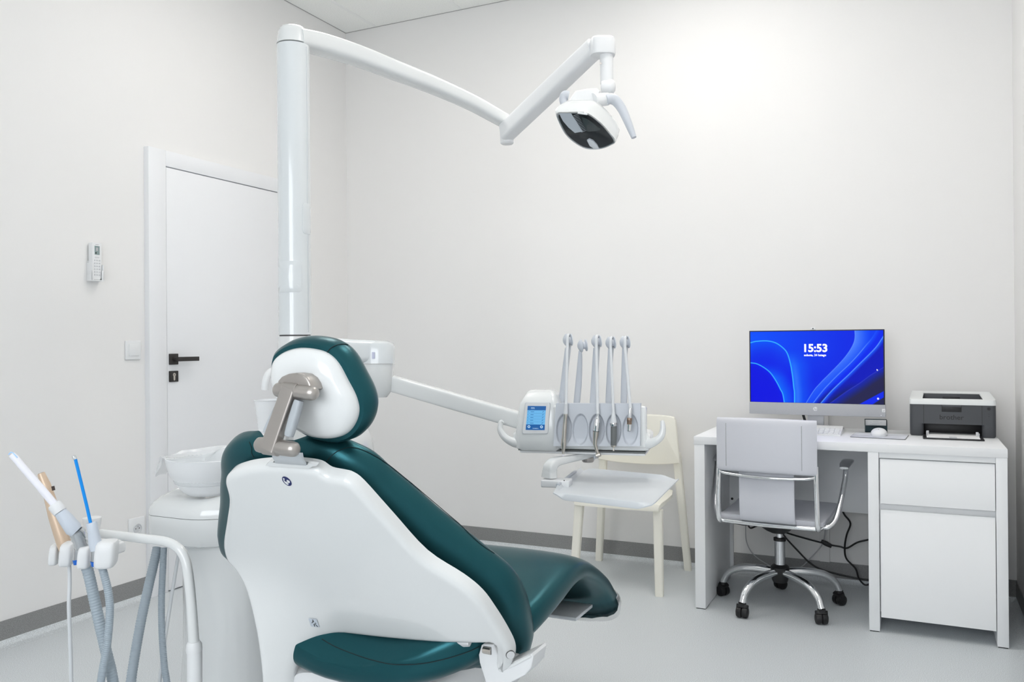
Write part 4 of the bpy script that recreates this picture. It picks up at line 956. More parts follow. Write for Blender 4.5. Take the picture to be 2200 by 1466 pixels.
bm = BM(); lo_, hi_ = at(1300, 119, 2.78).z, at(1300, 81, 2.78).z
T0 = at(1302, 100, 2.78)
loft(bm, [sring(Vector((T0.x-.012, T0.y, z)), a, b_, 3, RT, Vector((-RT.y, RT.x, 0)), 32) for z, a, b_ in ((lo_, .040, .036), (lo_+.004, .042, .038), (hi_-.008, .041, .037), (hi_, .036, .030))]); obj('end_cap', bm, MATW, lamp)
T0 = at(1303, 100, 2.78); sz1, sz0 = at(1303, 117, 2.78).z, at(1303, 180, 2.78).z
bm = BM(); turned(bm, (T0.x, T0.y, sz0), (0, 0, 1), [(0, .0215), (sz1-sz0, .0225)], 28); stem = obj('stem', bm, MATW, lamp)
sq = at(1290.5, 136, 2.757); bm = BM(); turned(bm, sq, -ray(1290, 136), [(0, .0035), (.0022, .003)], 10); obj('screw', bm, STEEL, stem)
# lamp head
LO = at(1259, 283, 2.68)
LN = (-FW*.62+Vector((0, 0, -1))*.70-RT*.12).normalized()         # the way the lamp shines
def lpl(px, py, n=0): return PL(px, py, LO+LN*n, LN)
lens_px = [(1196, 244), (1218, 241), (1241, 240.5), (1259, 242), (1275, 251), (1293, 266), (1309, 284), (1322, 303), (1312, 311), (1296, 317.5), (1278, 320), (1258, 318), (1238, 308), (1218, 291), (1204, 269)]
lens = spline([tuple(lpl(x, y)) for x, y in lens_px], 4, True); lens = [Vector(p) for p in lens]; lc = sum(lens, Vector())/len(lens)
def ll(k, n, sh=Vector()): return [lc+(p-lc)*k+LN*n+sh for p in lens]
up_ = (UP - LN*UP.dot(LN)).normalized(); rt_ = (RT - LN*RT.dot(LN)).normalized()
bm = BM(); loft(bm, [ll(.55, -.022), ll(.9, -.016), ll(.975, -.002), ll(1, 0), ll(1.035, -.006), ll(1.05, -.018), ll(1.04, -.036, rt_*.006+up_*.002), ll(.98, -.056, rt_*.014+up_*.004), ll(.84, -.076, rt_*.018+up_*.008), ll(.6, -.088, rt_*.018+up_*.01), ll(.25, -.093, rt_*.018+up_*.01)]); body = obj('lamp_housing', bm, GLOSSW, lamp)
bm = BM(); loft(bm, [ll(.93, .002), ll(1.0, .004), ll(1.01, .0)], False, False); obj('lens_rim', bm, CLEARP, lamp)
bm = BM(); loft(bm, [ll(.965, .0025), ll(.8, -.002), ll(.5, -.010), ll(.02, -.013)], False, True); refl = obj('reflector', bm, LAMPIN, lamp)
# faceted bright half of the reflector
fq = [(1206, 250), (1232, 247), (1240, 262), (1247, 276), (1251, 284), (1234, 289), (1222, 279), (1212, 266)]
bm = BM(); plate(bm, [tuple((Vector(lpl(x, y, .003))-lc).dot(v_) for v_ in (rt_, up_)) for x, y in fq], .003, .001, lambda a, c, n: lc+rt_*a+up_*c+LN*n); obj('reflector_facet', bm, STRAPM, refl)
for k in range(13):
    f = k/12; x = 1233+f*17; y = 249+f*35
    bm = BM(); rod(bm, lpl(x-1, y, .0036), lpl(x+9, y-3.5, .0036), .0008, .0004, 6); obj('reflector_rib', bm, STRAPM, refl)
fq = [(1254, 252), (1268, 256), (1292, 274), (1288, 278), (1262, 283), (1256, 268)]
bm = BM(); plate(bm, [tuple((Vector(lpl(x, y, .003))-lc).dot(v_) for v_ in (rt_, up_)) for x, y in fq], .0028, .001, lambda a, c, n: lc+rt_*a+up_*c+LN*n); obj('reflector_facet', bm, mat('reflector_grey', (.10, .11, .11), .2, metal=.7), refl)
tq = [(1258, 302), (1264, 298), (1272, 301), (1279, 309), (1282, 318), (1270, 318), (1262, 313)]
bm = BM(); plate(bm, [tuple((Vector(lpl(x, y, .006))-lc).dot(v_) for v_ in (rt_, up_)) for x, y in tq], .009, .002, lambda a, c, n: lc+rt_*a+up_*c+LN*n, .002, 2); obj('sensor_tab', bm, STRAPM, lamp)
bm = BM(); loft(bm, [ll(.985, .0045), ll(.7, .007), ll(.3, .009), ll(.02, .0095)], False, True); obj('lens', bm, GLASSL, lamp)
bm = BM(); a_, b_ = lpl(1241, 242.5, .007), lpl(1262, 245.5, .007); beam(bm, [a_, b_], .006, .006, 4); obj('lens_clip', bm, MATW, lamp)
# yoke, hinge barrel, ball joint and handles
dz = 2.72
bm = BM(); yq = [(1210, 243), (1244, 241), (1275, 220), (1289, 200), (1281, 192), (1262, 193), (1236, 198), (1226, 212)]
plate(bm, [((p-LO).dot(RT), (p-LO).dot(UP)) for p in [at(x, y, dz) for x, y in yq]], 0, .05, lambda a, c, n: LO+FW*((n+.02)*.9)+RT*a+UP*c, .008, 3); yoke = obj('yoke', bm, MATW, lamp)
bm = BM(); box(bm, (-.011, .011), (-.004, .004), (-.006, .006), .002, 2, Matrix.Translation(at(1250, 199, 2.72)) @ Matrix.Rotation(-.1, 4, 'Z')); yb_ = obj('yoke_button', bm, MATW, yoke)
bm = BM(); disc(bm, at(1250, 198.5, 2.7135), -FW, RT, .0018, 10); obj('yoke_lamp', bm, BLACK, yb_)
bm = BM(); rod(bm, at(1274, 216, 2.70), at(1305, 213, 2.73), .0225, .0205, 26); obj('hinge_barrel', bm, MATW, lamp)
bm = BM(); c = at(1308, 187, 2.775); turned(bm, c-RT*.026+FW*.004, RT*1-FW*.15, [(0, .012), (.003, .020), (.012, .0245), (.030, .0255), (.040, .023), (.047, .014), (.049, .004)], 28); obj('tilt_joint', bm, MATW, lamp)
bm = BM(); tube(bm, [at(1301, 214, 2.715), at(1312, 212, 2.72), at(1324, 218, 2.725), at(1336, 234, 2.725), at(1347, 258, 2.72), at(1356, 280, 2.715), at(1362, 296, 2.71)], [.0165, .0175, .0165, .0150, .0130, .0110, .0085], 18, 6); obj('handle', bm, PANELG, lamp)
bm = BM(); tube(bm, [at(1222, 206, 2.80), at(1213, 205, 2.80), at(1210, 216, 2.80), at(1214, 232, 2.79)], [.015, .015, .013, .010], 16, 6); obj('handle', bm, PANELG, lamp)

# ------------------------------------------------------------------ instrument console on its swing arm
# the console stands turned about 10 degrees towards the chair: it is drawn square and then turned
TURN = math.radians(10.5); PIV = Vector((2.274, -1.9, 0)); _b = Matrix.Rotation(-TURN, 4, 'Z')
_keep = (CAM.copy(), FW.copy(), RT.copy(), UP.copy(), CX, CY); _before = set(bpy.data.objects)
CAM = PIV+_b @ (CAM-PIV); FW, RT, UP = _b @ FW, _b @ RT, _b @ UP
_p = PIV+_b @ (Vector((CX, CY, 0))-PIV); CX, CY = _p.x, _p.y
YC = -1.90
con = thing('instrument_console', 'white instrument console with blue touch display and side handles on a swing arm', 'instrument console', (2.27, -1.85, .8))
# swing arm from the pole foot
z_ = at(700, 758, 2.75).z
bm = BM(); b0 = Vector((CX, CY, 1.135)); e1 = at(812, 757, 2.86); beam(bm, [b0+Vector((0, 0, .02)), b0.lerp(e1, .5)+Vector((0, 0, .008)), Vector((e1.x, e1.y, 1.137))], [.095, .09, .085], [.085, .080, .075], 4.5, 32, 4); obj('swing_arm', bm, GLOSSG, con)
ez0, ez1 = at(812, 781, 2.86).z, at(812, 733, 2.86).z
bm = BM(); loft(bm, [sring(Vector((e1.x, e1.y, z)), a, a, 2.6, RT, Vector((-RT.y, RT.x, 0)), 36) for z, a in ((ez0, .057), (ez1-.02, .057), (ez1-.008, .052), (ez1, .036))]); cap_ = obj('elbow_cap', bm, GLOSSG, con)
tq = at(771, 763, 2.80); 
bm = BM(); q0, q1, q2, q3 = [at(x, y, 2.7985) for x, y in ((799, 757), (805, 757), (805, 771), (799, 771))]; d_ = FW*.02
loft(bm, [[p for p in (q0, q1, q2, q3)], [p+d_ for p in (q0, q1, q2, q3)]]); obj('elbow_mark', bm, mat('lilac_print', (.55, .57, .72), .5), cap_)
bm = BM(); loft(bm, [sring(Vector((e1.x, e1.y, z)), a, a, 2.4, RT, Vector((-RT.y, RT.x, 0)), 32) for z, a in ((ez0-.115, .030), (ez0-.09, .048), (ez0-.02, .053), (ez0-.002, .0535))]); obj('elbow_body', bm, GLOSSW, con)
P0, P1 = at(822, 818, 2.885), at(1122, 905, 2.66)
bm = BM(); beam(bm, [P0+(P0-P1)*.05, P0, P0.lerp(P1, .5), P1], [.040, .044, .044, .042], [.050, .054, .054, .052], 6, 32, 4); obj('balanced_arm', bm, GLOSSW, con)
# body
def cp_(px, py, y): q = YP(px, py, y); return (q.x, q.z)
bm = BM(); R = []
xl, xr = cp_(1103, 950, YC)[0], cp_(1396, 950, YC)[0]
zb0, zb1 = cp_(1250, 969, YC)[1], cp_(1250, 925, YC)[1]
for x, k in ((xl, .72), (xl+.006, .9), (xl+.02, 1), (xr-.02, 1), (xr-.006, .9), (xr, .72)):
    zc_ = (zb0+zb1)/2; R.append(sring(Vector((x, YC+.055, zc_)), .062*(.72+.28*k), (zb1-zb0)/2*k, 5, Vector((0, 1, 0)), Vector((0, 0, 1)), 36))
loft(bm, R); obj('console_body', bm, GLOSSW, con)
bm = BM(); box(bm, (xl+.016, xr-.014), (YC-.002, YC+.11), (zb0-.0035, zb0+.001), 0); obj('bottom_seam', bm, DGREY, con)
bm = BM(); box(bm, (xl+.020, xr-.014), (YC-.000, YC+.11), (zb0-.011, zb0-.0035), .003); obj('bottom_plate', bm, MATW, con)
# display housing
bm = BM(); R = []
for py, x0, x1, y0_, y1_ in ((968, 1112, 1200, -.006, .10), (963, 1104, 1202, -.013, .11), (945, 1101, 1203, -.016, .12), (925, 1104, 1202, -.016, .12), (895, 1108, 1199, -.014, .115), (868, 1113, 1197, -.008, .11), (858, 1120, 1195, .0, .105), (849, 1126, 1192, .012, .10), (842, 1131, 1188, .028, .095), (838, 1138, 1183, .045, .085)):
    xa, z = cp_(x0, py, YC+y0_); xb = cp_(x1, py, YC+y0_)[0]
    R.append(sring(Vector(((xa+xb)/2, YC+(y0_+y1_)/2, z)), (xb-xa)/2, (y1_-y0_)/2, 6, Vector((1, 0, 0)), Vector((0, 1, 0)), 40))
loft(bm, R); hous = obj('display_housing', bm, GLOSSW, con)
def qplate(px, y0, y1, m, nm, par, rnd=0, rc=.0, slope=-.18):
    P = [cp_(x, y, y0) for x, y in px]; bm = BM()
    zz = [p[1] for p in P]; zmid = (min(zz)+max(zz))/2
    if rc:
        Q = []
        for i in range(len(P)):
            a, b_, c = Vector(P[i-1]), Vector(P[i]), Vector(P[(i+1) % len(P)]); u1, u2 = b_+(a-b_).normalized()*rc, b_+(c-b_).normalized()*rc
            Q += [tuple(u1), tuple(b_*.5+(u1+u2)*.25), tuple(u2)]
        P = Q
    plate(bm, P, 0, y1-y0, lambda a, c, n: (a, y0+n, c), rnd, 2); return obj(nm, bm, m, par)
ys_ = YC-.0185
qplate([(1128, 864.5), (1182, 865), (1177.5, 933), (1121, 933)], ys_, ys_+.006, STRAPM, 'bezel_edge', hous, .0006, .006)
bz = qplate([(1129.2, 866), (1180.8, 866.5), (1176.2, 931.7), (1122.5, 931.7)], ys_-.0008, ys_+.004, MATW, 'display_bezel', hous, 0, .006)
dsp = qplate([(1133.8, 872.5), (1173, 873), (1169.8, 924.5), (1129.3, 924)], ys_-.0012, ys_+.003, CON_L, 'display', bz)
qplate([(1133.8, 872.5), (1173, 873), (1172.4, 882), (1133, 881.8)], ys_-.0020, ys_+.002, CON_D, 'display_header', dsp)
qplate([(1130.3, 912.2), (1170.6, 912.8), (1169.8, 924.5), (1129.3, 924)], ys_-.0020, ys_+.002, CON_D, 'display_footer', dsp)
def dl(px, py): q = YP(px, py, ys_-.003); return lambda a, c, n: (q.x+a, ys_-.0028+n*.2+.18*0, q.z+c)
for i, yy in enumerate((885, 891.2, 897.3, 903.3, 909.3)):
    q = YP(1141-i*.4, yy, ys_-.002); w_ = (.010, .0085, .0085, .0085, .010)[i]
    bm = BM(); box(bm, (q.x-.001, q.x+w_), (ys_-.0032, ys_-.0022), (q.z-.0007, q.z+.0009), 0); obj('list_line', bm, CON_T, dsp)
    q = YP(1135-i*.4, yy, ys_-.002); bm = BM(); disc(bm, (q.x, ys_-.0030, q.z), (0, -1, 0), (1, 0, 0), .0012, 8); obj('list_icon', bm, CON_T, dsp)
    q = YP(1167-i*.5, yy, ys_-.002); bm = BM(); rod(bm, (q.x-.002, ys_-.0026, q.z-.0016), (q.x+.002, ys_-.0026, q.z+.0016), .0007, seg=6); obj('list_pen', bm, CON_D, dsp)
    q0_, q1_ = YP(1133-i*.5, yy+3.1, ys_-.002), YP(1171-i*.5, yy+3.1, ys_-.002)
    if i < 4: bm = BM(); box(bm, (q0_.x, q1_.x), (ys_-.0026, ys_-.0022), (q0_.z-.0002, q0_.z+.0002), 0); obj('list_rule', bm, CON_T, dsp)
for x_, y_ in ((1136.5, 917), (1163.5, 917.5)):
    q = YP(x_, y_, ys_-.002); bm = BM(); loft(bm, [[Vector((q.x+r*math.cos(2*PI*k/18), ys_-.0030, q.z+r*math.sin(2*PI*k/18))) for k in range(18)] for r in (.0020, .0044)], False, False); obj('footer_button', bm, CON_W, dsp)
text('PLANMECA', .0036, dl(1150.5, 921), CON_W, 'display_lettering', dsp, off=.00005)
q = YP(1141, 877, ys_-.002); bm = BM(); box(bm, (q.x, q.x+.011), (ys_-.0032, ys_-.0022), (q.z+.0004, q.z+.0016), 0); box(bm, (q.x, q.x+.012), (ys_-.0032, ys_-.0022), (q.z-.0022, q.z-.0014), 0); obj('header_line', bm, CON_W, dsp)
# back slab and right end
bm = BM(); x0, z0 = cp_(1190, 945, YC); x1, z1 = cp_(1389, 873, YC); box(bm, (x0, x1), (YC-.012, YC+.022), (z0-.02, z1), .009, 4); obj('rear_slab', bm, GLOSSW, con)
# grey silicone panel with five hollows
bm = BM(); NXp, NZp = 190, 90; g = []
hx = [1211.7, 1246.5, 1282, 1318, 1354]
for j in range(NZp+1):
    v_ = j/NZp; py = 867.5+v_*91.5; row = []
    for i in range(NXp+1):
        u_ = i/NXp; px_ = (1194-5*v_)+u_*(182+4*v_)
        dep = 0
        for h_ in hx:
            hh_ = h_-(py-920)*.02; e = math.hypot((px_-hh_)/16.2, (py-925)/(34 if py < 925 else 31))
            dep = max(dep, max(0, min(1, (1.06-e)/.16)))
        dep = dep*dep*(3-2*dep)
        below = max(0, (py-944)/15)
        y_ = YC-.030+dep*.011*(1-.2*below)-.0025*below
        q = YP(px_, py, YC-.030); row.append(bm.verts.new((q.x, y_+.03*(q.z-.88)*1.0, q.z)))
    g.append(row)
for j in range(NZp):
    for i in range(NXp): bm.faces.new((g[j][i], g[j+1][i], g[j+1][i+1], g[j][i+1]))
# give it thickness
bd_ = [g[0][i] for i in range(NXp+1)]+[g[j][NXp] for j in range(1, NZp+1)]+[g[NZp][i] for i in range(NXp-1, -1, -1)]+[g[j][0] for j in range(NZp-1, 0, -1)]
bv_ = [bm.verts.new((v.co.x, YC-.004, v.co.z)) for v in bd_]
for i in range(len(bd_)): j = (i+1) % len(bd_); bm.faces.new((bd_[i], bd_[j], bv_[j], bv_[i]))
bm.faces.new(bv_); panel = obj('instrument_panel', bm, PANELG, con)
# side handles
def yt(pts, y, r, m, nm, par, seg=14, n=8, flat=1):
    bm = BM(); tube(bm, [YP(px_, py, y+dy) for px_, py, dy in pts], r, seg, n, flat=flat); return obj(nm, bm, m, par)
yt([(1128, 952, .03), (1108, 951, .01), (1092, 945, 0), (1080, 934, -.003), (1074.5, 921, -.003), (1076, 908, -.003), (1080, 905, -.003)], YC-.005, [.018, .0165, .0130, .0110, .0092, .0072, .005], GLOSSW, 'side_handle', con)
yt([(1370, 954, .03), (1390, 954, .01), (1406, 949, 0), (1419, 939, -.003), (1424, 925, -.003), (1423.5, 910, -.003), (1421.5, 904, -.003)], YC-.005, [.018, .0165, .0130, .0110, .0092, .0072, .005], GLOSSW, 'side_handle', con)
# upright whip arms with rollers
wh = [(1205, 868, 1217, 751, 1219.5, 731, 12.5), (1238, 868, 1246.5, 757, 1251, 743, 12.5), (1273.5, 868, 1278, 751, 1281, 734, 13), (1306.5, 868, 1309.5, 752, 1311.5, 737, 11.5), (1340, 868, 1340, 751, 1342, 736, 12.5)]
YW = YC+.045
rollers = []
for (x0, y0_, x1, y1_, rx, ry, wpx) in wh:
    hw = wpx/2*.00165
    bm = BM(); bt, tp_ = YP(x0, y0_+10, YW+.02), YP(x1, y1_-3, YW)
    beam(bm, [bt, bt.lerp(tp_, .45)+Vector((.0012, .004, 0)), bt.lerp(tp_, .85)+Vector((.001, .002, 0)), tp_], [hw*2, hw*1.9, hw*1.35, hw*.9], [.016, .015, .012, .010], 3, 20, 5, side=Vector((1, 0, 0))); wa = obj('whip_arm', bm, PANELG, con)
    c = YP(rx, ry, YW-.006); ax_ = Vector((.92, .40, .10)).normalized(); rollers.append(c)
    bm = BM(); turned(bm, c-ax_*.0150, ax_, [(0, .004), (.0015, .009), (.005, .0145), (.009, .0190), (.012, .0205), (.0130, .0195), (.0150, .0130), (.0175, .0110), (.0225, .0110), (.0245, .0135), (.0258, .0185), (.0280, .0190), (.029, .012)], 26); obj('roller', bm, PANELG, wa)

# ------------------------------------------------------------------ instruments hanging in the console
YI = YC-.046
def hose_over(i, top, r, dx=0):
    """hose from the handpiece up over its roller and down behind into the console"""
    c = rollers[i]; q = Vector((c.x+.0035, c.y-.021, c.z-.012)); bx = YP(wh[i][0], wh[i][1]+8, YW+.03)
    P = [top, top.lerp(q, .3), top.lerp(q, .6), top.lerp(q, .88), q, Vector((c.x+.003, c.y-.015, c.z+.010)), Vector((c.x+.003, c.y, c.z+.0165)), Vector((c.x+.003, c.y+.014, c.z+.010)), Vector((c.x+.003, c.y+.020, c.z-.02)), Vector((c.x*.6+bx.x*.4+.006+dx, c.y+.024, c.z*.6+bx.z*.4)), Vector((bx.x+.008+dx, YW+.026, bx.z))]
    bm = BM(); tube(bm, P, r, 12, 8); return bm
def inst(name, label, cat): return thing(name, label, cat, tuple(YP(*ibase, YI)), 'instruments hanging in the console')
IP = lambda x, y, dy=0: YP(x, y, YI+dy)
def stick_(pts, radii, m, nm, par, seg=20, dy=0):
    bm = BM(); P = [IP(x, y, dy) for x, y in pts]; tube(bm, P, radii, seg, smooth=False); return obj(nm, bm, m, par)
# 1 scaler
ibase = (1210, 980); t = inst('scaler', 'satin steel scaler handpiece with thin white tip, leftmost instrument in the console', 'dental instrument')
stick_([(1215.2, 889), (1214.9, 893), (1214.8, 895), (1213.6, 914), (1211.8, 940), (1211.4, 946)], [.0066, .0068, .0062, .0068, .0068, .0066], STEEL, 'handpiece', t)
stick_([(1211.6, 943), (1211.2, 949)], [.0078, .0078], STEEL, 'ring', t)
stick_([(1211.3, 948), (1210.8, 955), (1210.2, 972), (1210.1, 976)], [.0080, .0082, .0038, .0034], STEEL, 'nose', t)
stick_([(1210.1, 975), (1210, 986), (1210, 997)], [.0022, .0021, .0016], WTUBE, 'tip', t, 10)
bm = hose_over(0, IP(1215.3, 889), .0046); obj('hose', bm, HOSEL, t)
bm = BM(); tube(bm, [IP(1215.2, 889.5), IP(1215.6, 880), IP(1216, 868)], [.0068, .006, .0052], 16); obj('hose_sleeve', bm, HOSEL, t)
# 3 contra angle
ibase = (1284, 975); t = inst('contra_angle_handpiece', 'chrome and steel handpiece with bent angled head, hanging in the middle of the console', 'dental instrument')
stick_([(1284.2, 888), (1284, 896)], [.0040, .0042], CHROME, 'connector', t)
stick_([(1284, 895), (1283.8, 898), (1282.8, 908), (1281.6, 918), (1280.6, 926)], [.0046, .0064, .0096, .0098, .0096], CHROME, 'motor', t)
stick_([(1280.6, 926), (1280.5, 927.5)], [.0098, .0098], DGREY, 'ring', t)
stick_([(1280.5, 927.5), (1279.8, 936), (1278.6, 946), (1278.3, 955), (1280.5, 963), (1284.4, 975)], [.0094, .0085, .0068, .0060, .0054, .0044], STEEL, 'neck', t)
bm = BM(); rod(bm, IP(1281, 979.5, -.002), IP(1290, 976.5, -.002), .0062, .0058, 18); obj('head', bm, STEEL, t)
bm = hose_over(2, IP(1284.2, 890), .0050); obj('hose', bm, HOSEL, t)
# 4 motor
ibase = (1318, 958); t = inst('dental_micromotor', 'grey motor handpiece with pale cone sleeve, second instrument from the right in the console', 'dental instrument')
stick_([(1318, 886), (1317.9, 891), (1318.2, 907), (1318.3, 909)], [.0050, .0058, .0104, .0104], HOSEL, 'hose_sleeve', t)
stick_([(1318.3, 908), (1318.5, 910), (1318.6, 913), (1318.8, 916)], [.0100, .0108, .0108, .0094], BCHROME, 'ring', t)
stick_([(1318.8, 916), (1318.6, 935), (1318, 955), (1317.9, 957)], [.0092, .0092, .0086, .0086], DGREY, 'motor', t)
stick_([(1317.9, 956.5), (1317.9, 959.5), (1318.1, 961.5)], [.0078, .0074, .0046], STEEL, 'collar', t)
stick_([(1318.1, 961), (1318.3, 967), (1318.4, 969)], [.0022, .0020, .0030], STEEL, 'tip', t, 10)
bm = hose_over(3, IP(1318, 888), .0044, -.003); obj('hose', bm, HOSEL, t)
# 5 turbine coupling
ibase = (1352, 927); t = inst('turbine_coupling', 'short chrome turbine hose coupling without handpiece, rightmost instrument in the console', 'dental instrument')
stick_([(1354.3, 877), (1353.6, 886), (1352.6, 898)], [.0048, .0052, .0056], CHROME, 'stem', t)
stick_([(1352.6, 898), (1352.5, 899), (1352.2, 905), (1352.1, 906), (1352, 912)], [.0070, .0078, .0078, .0070, .0072], BROWN, 'ring', t)
stick_([(1352, 912), (1351.7, 920), (1351.5, 926)], [.0062, .0058, .0056], CHROME, 'coupling', t)
bm = BM(); turned(bm, IP(1351.5, 926.2), (0, 0, -1), [(0, .0046), (.0008, .0044)], 14); obj('bore', bm, BLACK, t)
bm = hose_over(4, IP(1354.4, 878), .0047, -.006); obj('hose', bm, HOSEL, t)

# ------------------------------------------------------------------ tray under the console
tr = thing('instrument_tray', 'pale grey metal tray on a short white arm below the instrument console', 'tray', (2.42, -1.95, .72))
ZT = .74
q0 = YP(1272, 978, -1.83); q1 = ZP(1190, 1000, .80)
bm = BM(); beam(bm, [YP(1278, 976, -1.82), YP(1262, 979, -1.85), YP(1225, 986, -1.93), YP(1195, 992, -1.98), YP(1184, 1001, -2.0), YP(1181, 1013, -2.0), YP(1180, 1026, -2.0)], [.028, .030, .032, .034, .036, .038, .042], [.016, .018, .020, .026, .032, .036, .036], 4, 28, 6, side=Vector((YP(1278, 976, -1.82)-YP(1180, 1026, -2.0)).cross(Vector((0, 0, 1)))*-1)); obj('tray_arm', bm, GLOSSW, tr)
bm = BM(); c = YP(1272, 970, -1.83); turned(bm, Vector((c.x, c.y, .800)), (0, 0, 1), [(0, .020), (.010, .022), (.012, .013), (.03, .013)], 22); obj('pivot', bm, STRAPM, tr)
bm = BM(); c = YP(1263, 989, -1.85); turned(bm, Vector((c.x, c.y, c.z-.006)), (0, 0, 1), [(0, .016), (.004, .019), (.014, .019)], 20); obj('pivot_cap', bm, TAUPE, tr)
bm = BM(); c = YP(1277, 984, -1.87); rod(bm, (c.x, c.y, c.z+.008), (c.x, c.y, c.z-.006), .003, .002, 10); obj('lock_pin', bm, STRAPM, tr)
A_, B_, C_, D_ = [Vector(ZP(x, y, ZT)) for x, y in ((1188, 1059), (1408, 1084), (1459, 1033), (1247, 1013))]
ux, uy = ((B_-A_)+(C_-D_)).normalized(), ((D_-A_)+(C_-B_)).normalized()
# block that carries the tray
bm = BM(); p0 = YP(1166, 1030, -2.0)
box(bm, (p0.x, p0.x+.085), (p0.y-.028, p0.y+.028), (p0.z-.020, p0.z+.002), .004, 3); blk = obj('tray_holder', bm, MATW, tr)
bm = BM(); sq = YP(1212, 1033, -2.029); disc(bm, (sq.x, p0.y-.0285, sq.z), (0, -1, 0), (1, 0, 0), .0018, 10); obj('screw', bm, BLACK, blk)
# sheet with raised front and rear lips and a folded left rim
bm = BM(); th = .003
def sheet(u, v_): return A_.lerp(B_, u).lerp(D_.lerp(C_, u), v_)
prof_ = [(-.0, -.013), (.0, -.013)]
NU, NV = 30, 44; g = []
for j in range(NV+1):
    row = []
    for i in range(NU+1):
        u, v_ = i/NU, j/NV; p = sheet(u, v_).copy()
        lipf = max(0, 1-v_/.03); lipb = max(0, (v_-.94)/.06); ed = min(1, max(0, (u-.01)/.10))*min(1, max(0, (.985-u)/.14))
        p.z += (-.015*lipf**1.3+.013*lipb**1.2)*ed
        if u < .02: p.z += .012*min(1, max(0, (v_-.03)/.1))
        if u > .98: p.z += .006
        row.append(p)
    g.append(row)
Tv = [[bm.verts.new(p) for p in r] for r in g]; Bv = [[bm.verts.new(p-Vector((0, 0, th))) for p in r] for r in g]
for j in range(NV):
    for i in range(NU):
        bm.faces.new((Tv[j][i], Tv[j][i+1], Tv[j+1][i+1], Tv[j+1][i])); bm.faces.new((Bv[j][i], Bv[j+1][i], Bv[j+1][i+1], Bv[j][i+1]))
rim = [(0, i) for i in range(NU+1)]+[(j, NU) for j in range(1, NV+1)]+[(NV, i) for i in range(NU-1, -1, -1)]+[(j, 0) for j in range(NV-1, 0, -1)]
for k in range(len(rim)):
    (a, b_), (c, d_) = rim[k], rim[(k+1) % len(rim)]; bm.faces.new((Tv[a][b_], Bv[a][b_], Bv[c][d_], Tv[c][d_]))
obj('tray_sheet', bm, mat('tray_grey', (.60, .63, .66), .3), tr)
bm = BM(); beam(bm, [sheet(-.004, .16)+Vector((0, 0, .010)), sheet(-.004, .80)+Vector((0, 0, .010))], .010, .010, 3); obj('tray_rim', bm, PANELG, tr)

for o in list(bpy.data.objects):
    if o not in _before and o.parent is None:
        o.location = PIV+Matrix.Rotation(TURN, 4, 'Z') @ (o.location-PIV); o.rotation_euler.z = TURN
CAM, FW, RT, UP, CX, CY = _keep

# ------------------------------------------------------------------ cuspidor bowl, film and cup
bc = at(452, 1008, 2.36); bz0 = at(440, 1061, 2.36).z
bowl = thing('cuspidor_bowl', 'milky glass spittoon bowl standing on the white cuspidor unit', 'bowl', (bc.x, bc.y, bz0))
rz = at(452, 982, 2.36).z; zr = at(452, 1037, 2.36).z
RB = .120
bm = BM(); pr = [(bz0, .04), (bz0+.002, .062), (bz0+(zr-bz0)*.5, .078), (zr, .090), (zr+.003, .0915), (zr+(rz-zr)*.4, .107), (zr+(rz-zr)*.75, .116), (rz, .1195)]
inn = [(z+.003, max(.002, r-.0035)) for z, r in pr[::-1]]
turned(bm, (bc.x, bc.y, 0), (0, 0, 1), pr+inn, 56, True); obj('bowl', bm, MILKY, bowl)
tag(bowl, None)
random.seed(11)
bm = BM(); R = []; n = 64; w1 = [random.uniform(0, 2*PI) for _ in range(4)]
for k, (r, z, amp) in enumerate([(.060, zr-.012, 0), (.095, zr+.004, 0), (.112, rz-.012, .001), (.1175, rz+.003, .003), (.124, rz+.012, .005), (.132, rz+.012, .010), (.139, rz+.0, .012), (.143, rz-.014, .014)]):
    ring = []
    for i in range(n):
        a = 2*PI*i/n; rr = 1+amp*(math.sin(5*a+w1[0])+.7*math.sin(9*a+w1[1]))*.9
        cr_ = (Vector((math.cos(a), math.sin(a), 0))).dot(RT)      # towards the right of the picture the film stands up
        st_ = max(0, min(1, (cr_-.1)/.5)) if k >= 4 else 0
        lf_ = max(0, min(1, (-cr_-.86)/.1)) if k >= 4 else 0
        zz = z + amp*.35*math.sin(4*a+w1[2]) + st_*(k-3)*.014
        rad = r*(1-st_*.06*(k-3)) if st_ else r
        if k >= 6 and lf_ < .5 and st_ < .1: zz = rz+.006+amp*.2*math.sin(6*a); rad = .128
        if lf_ > 0: zz -= lf_*(k-3)*.010
        ring.append(Vector((bc.x+math.cos(a)*rad*rr, bc.y+math.sin(a)*rad*rr, zz)))
    R.append(ring)
loft(bm, R, False, False); tag(obj('bowl_liner', bm, FILM), 'clear plastic film draped over the rim of the spittoon bowl', 'plastic film')
cc = at(576, 929, 2.40); cup_h = at(576, 859, 2.40).z-cc.z
cz = .9125
cup = thing('plastic_cup', 'ribbed translucent plastic cup behind the headrest arm of the dental chair', 'cup', tuple(cc))
bm = BM(); pr = [(0, .002), (0, .0255), (.004, .0268)]
for k in range(1, 15): pr += [(cup_h*k/16, .0268+.0085*k/16+(.0009 if k % 2 else -.0008))]
pr += [(cup_h*.97, .0365), (cup_h*.985, .0395), (cup_h, .0395), (cup_h, .0372), (cup_h*.5, .030), (.003, .025), (.003, .002)]
turned(bm, cc, (0, 0, 1), pr, 40); obj('cup', bm, CUPM, cup)
bm = BM(); box(bm, (cc.x-.042, cc.x+.04), (cc.y-.042, cc.y+.05), (cc.z-.012, cc.z-.0005), .006, 3); obj('cup_shelf', bm, MATW, unit)
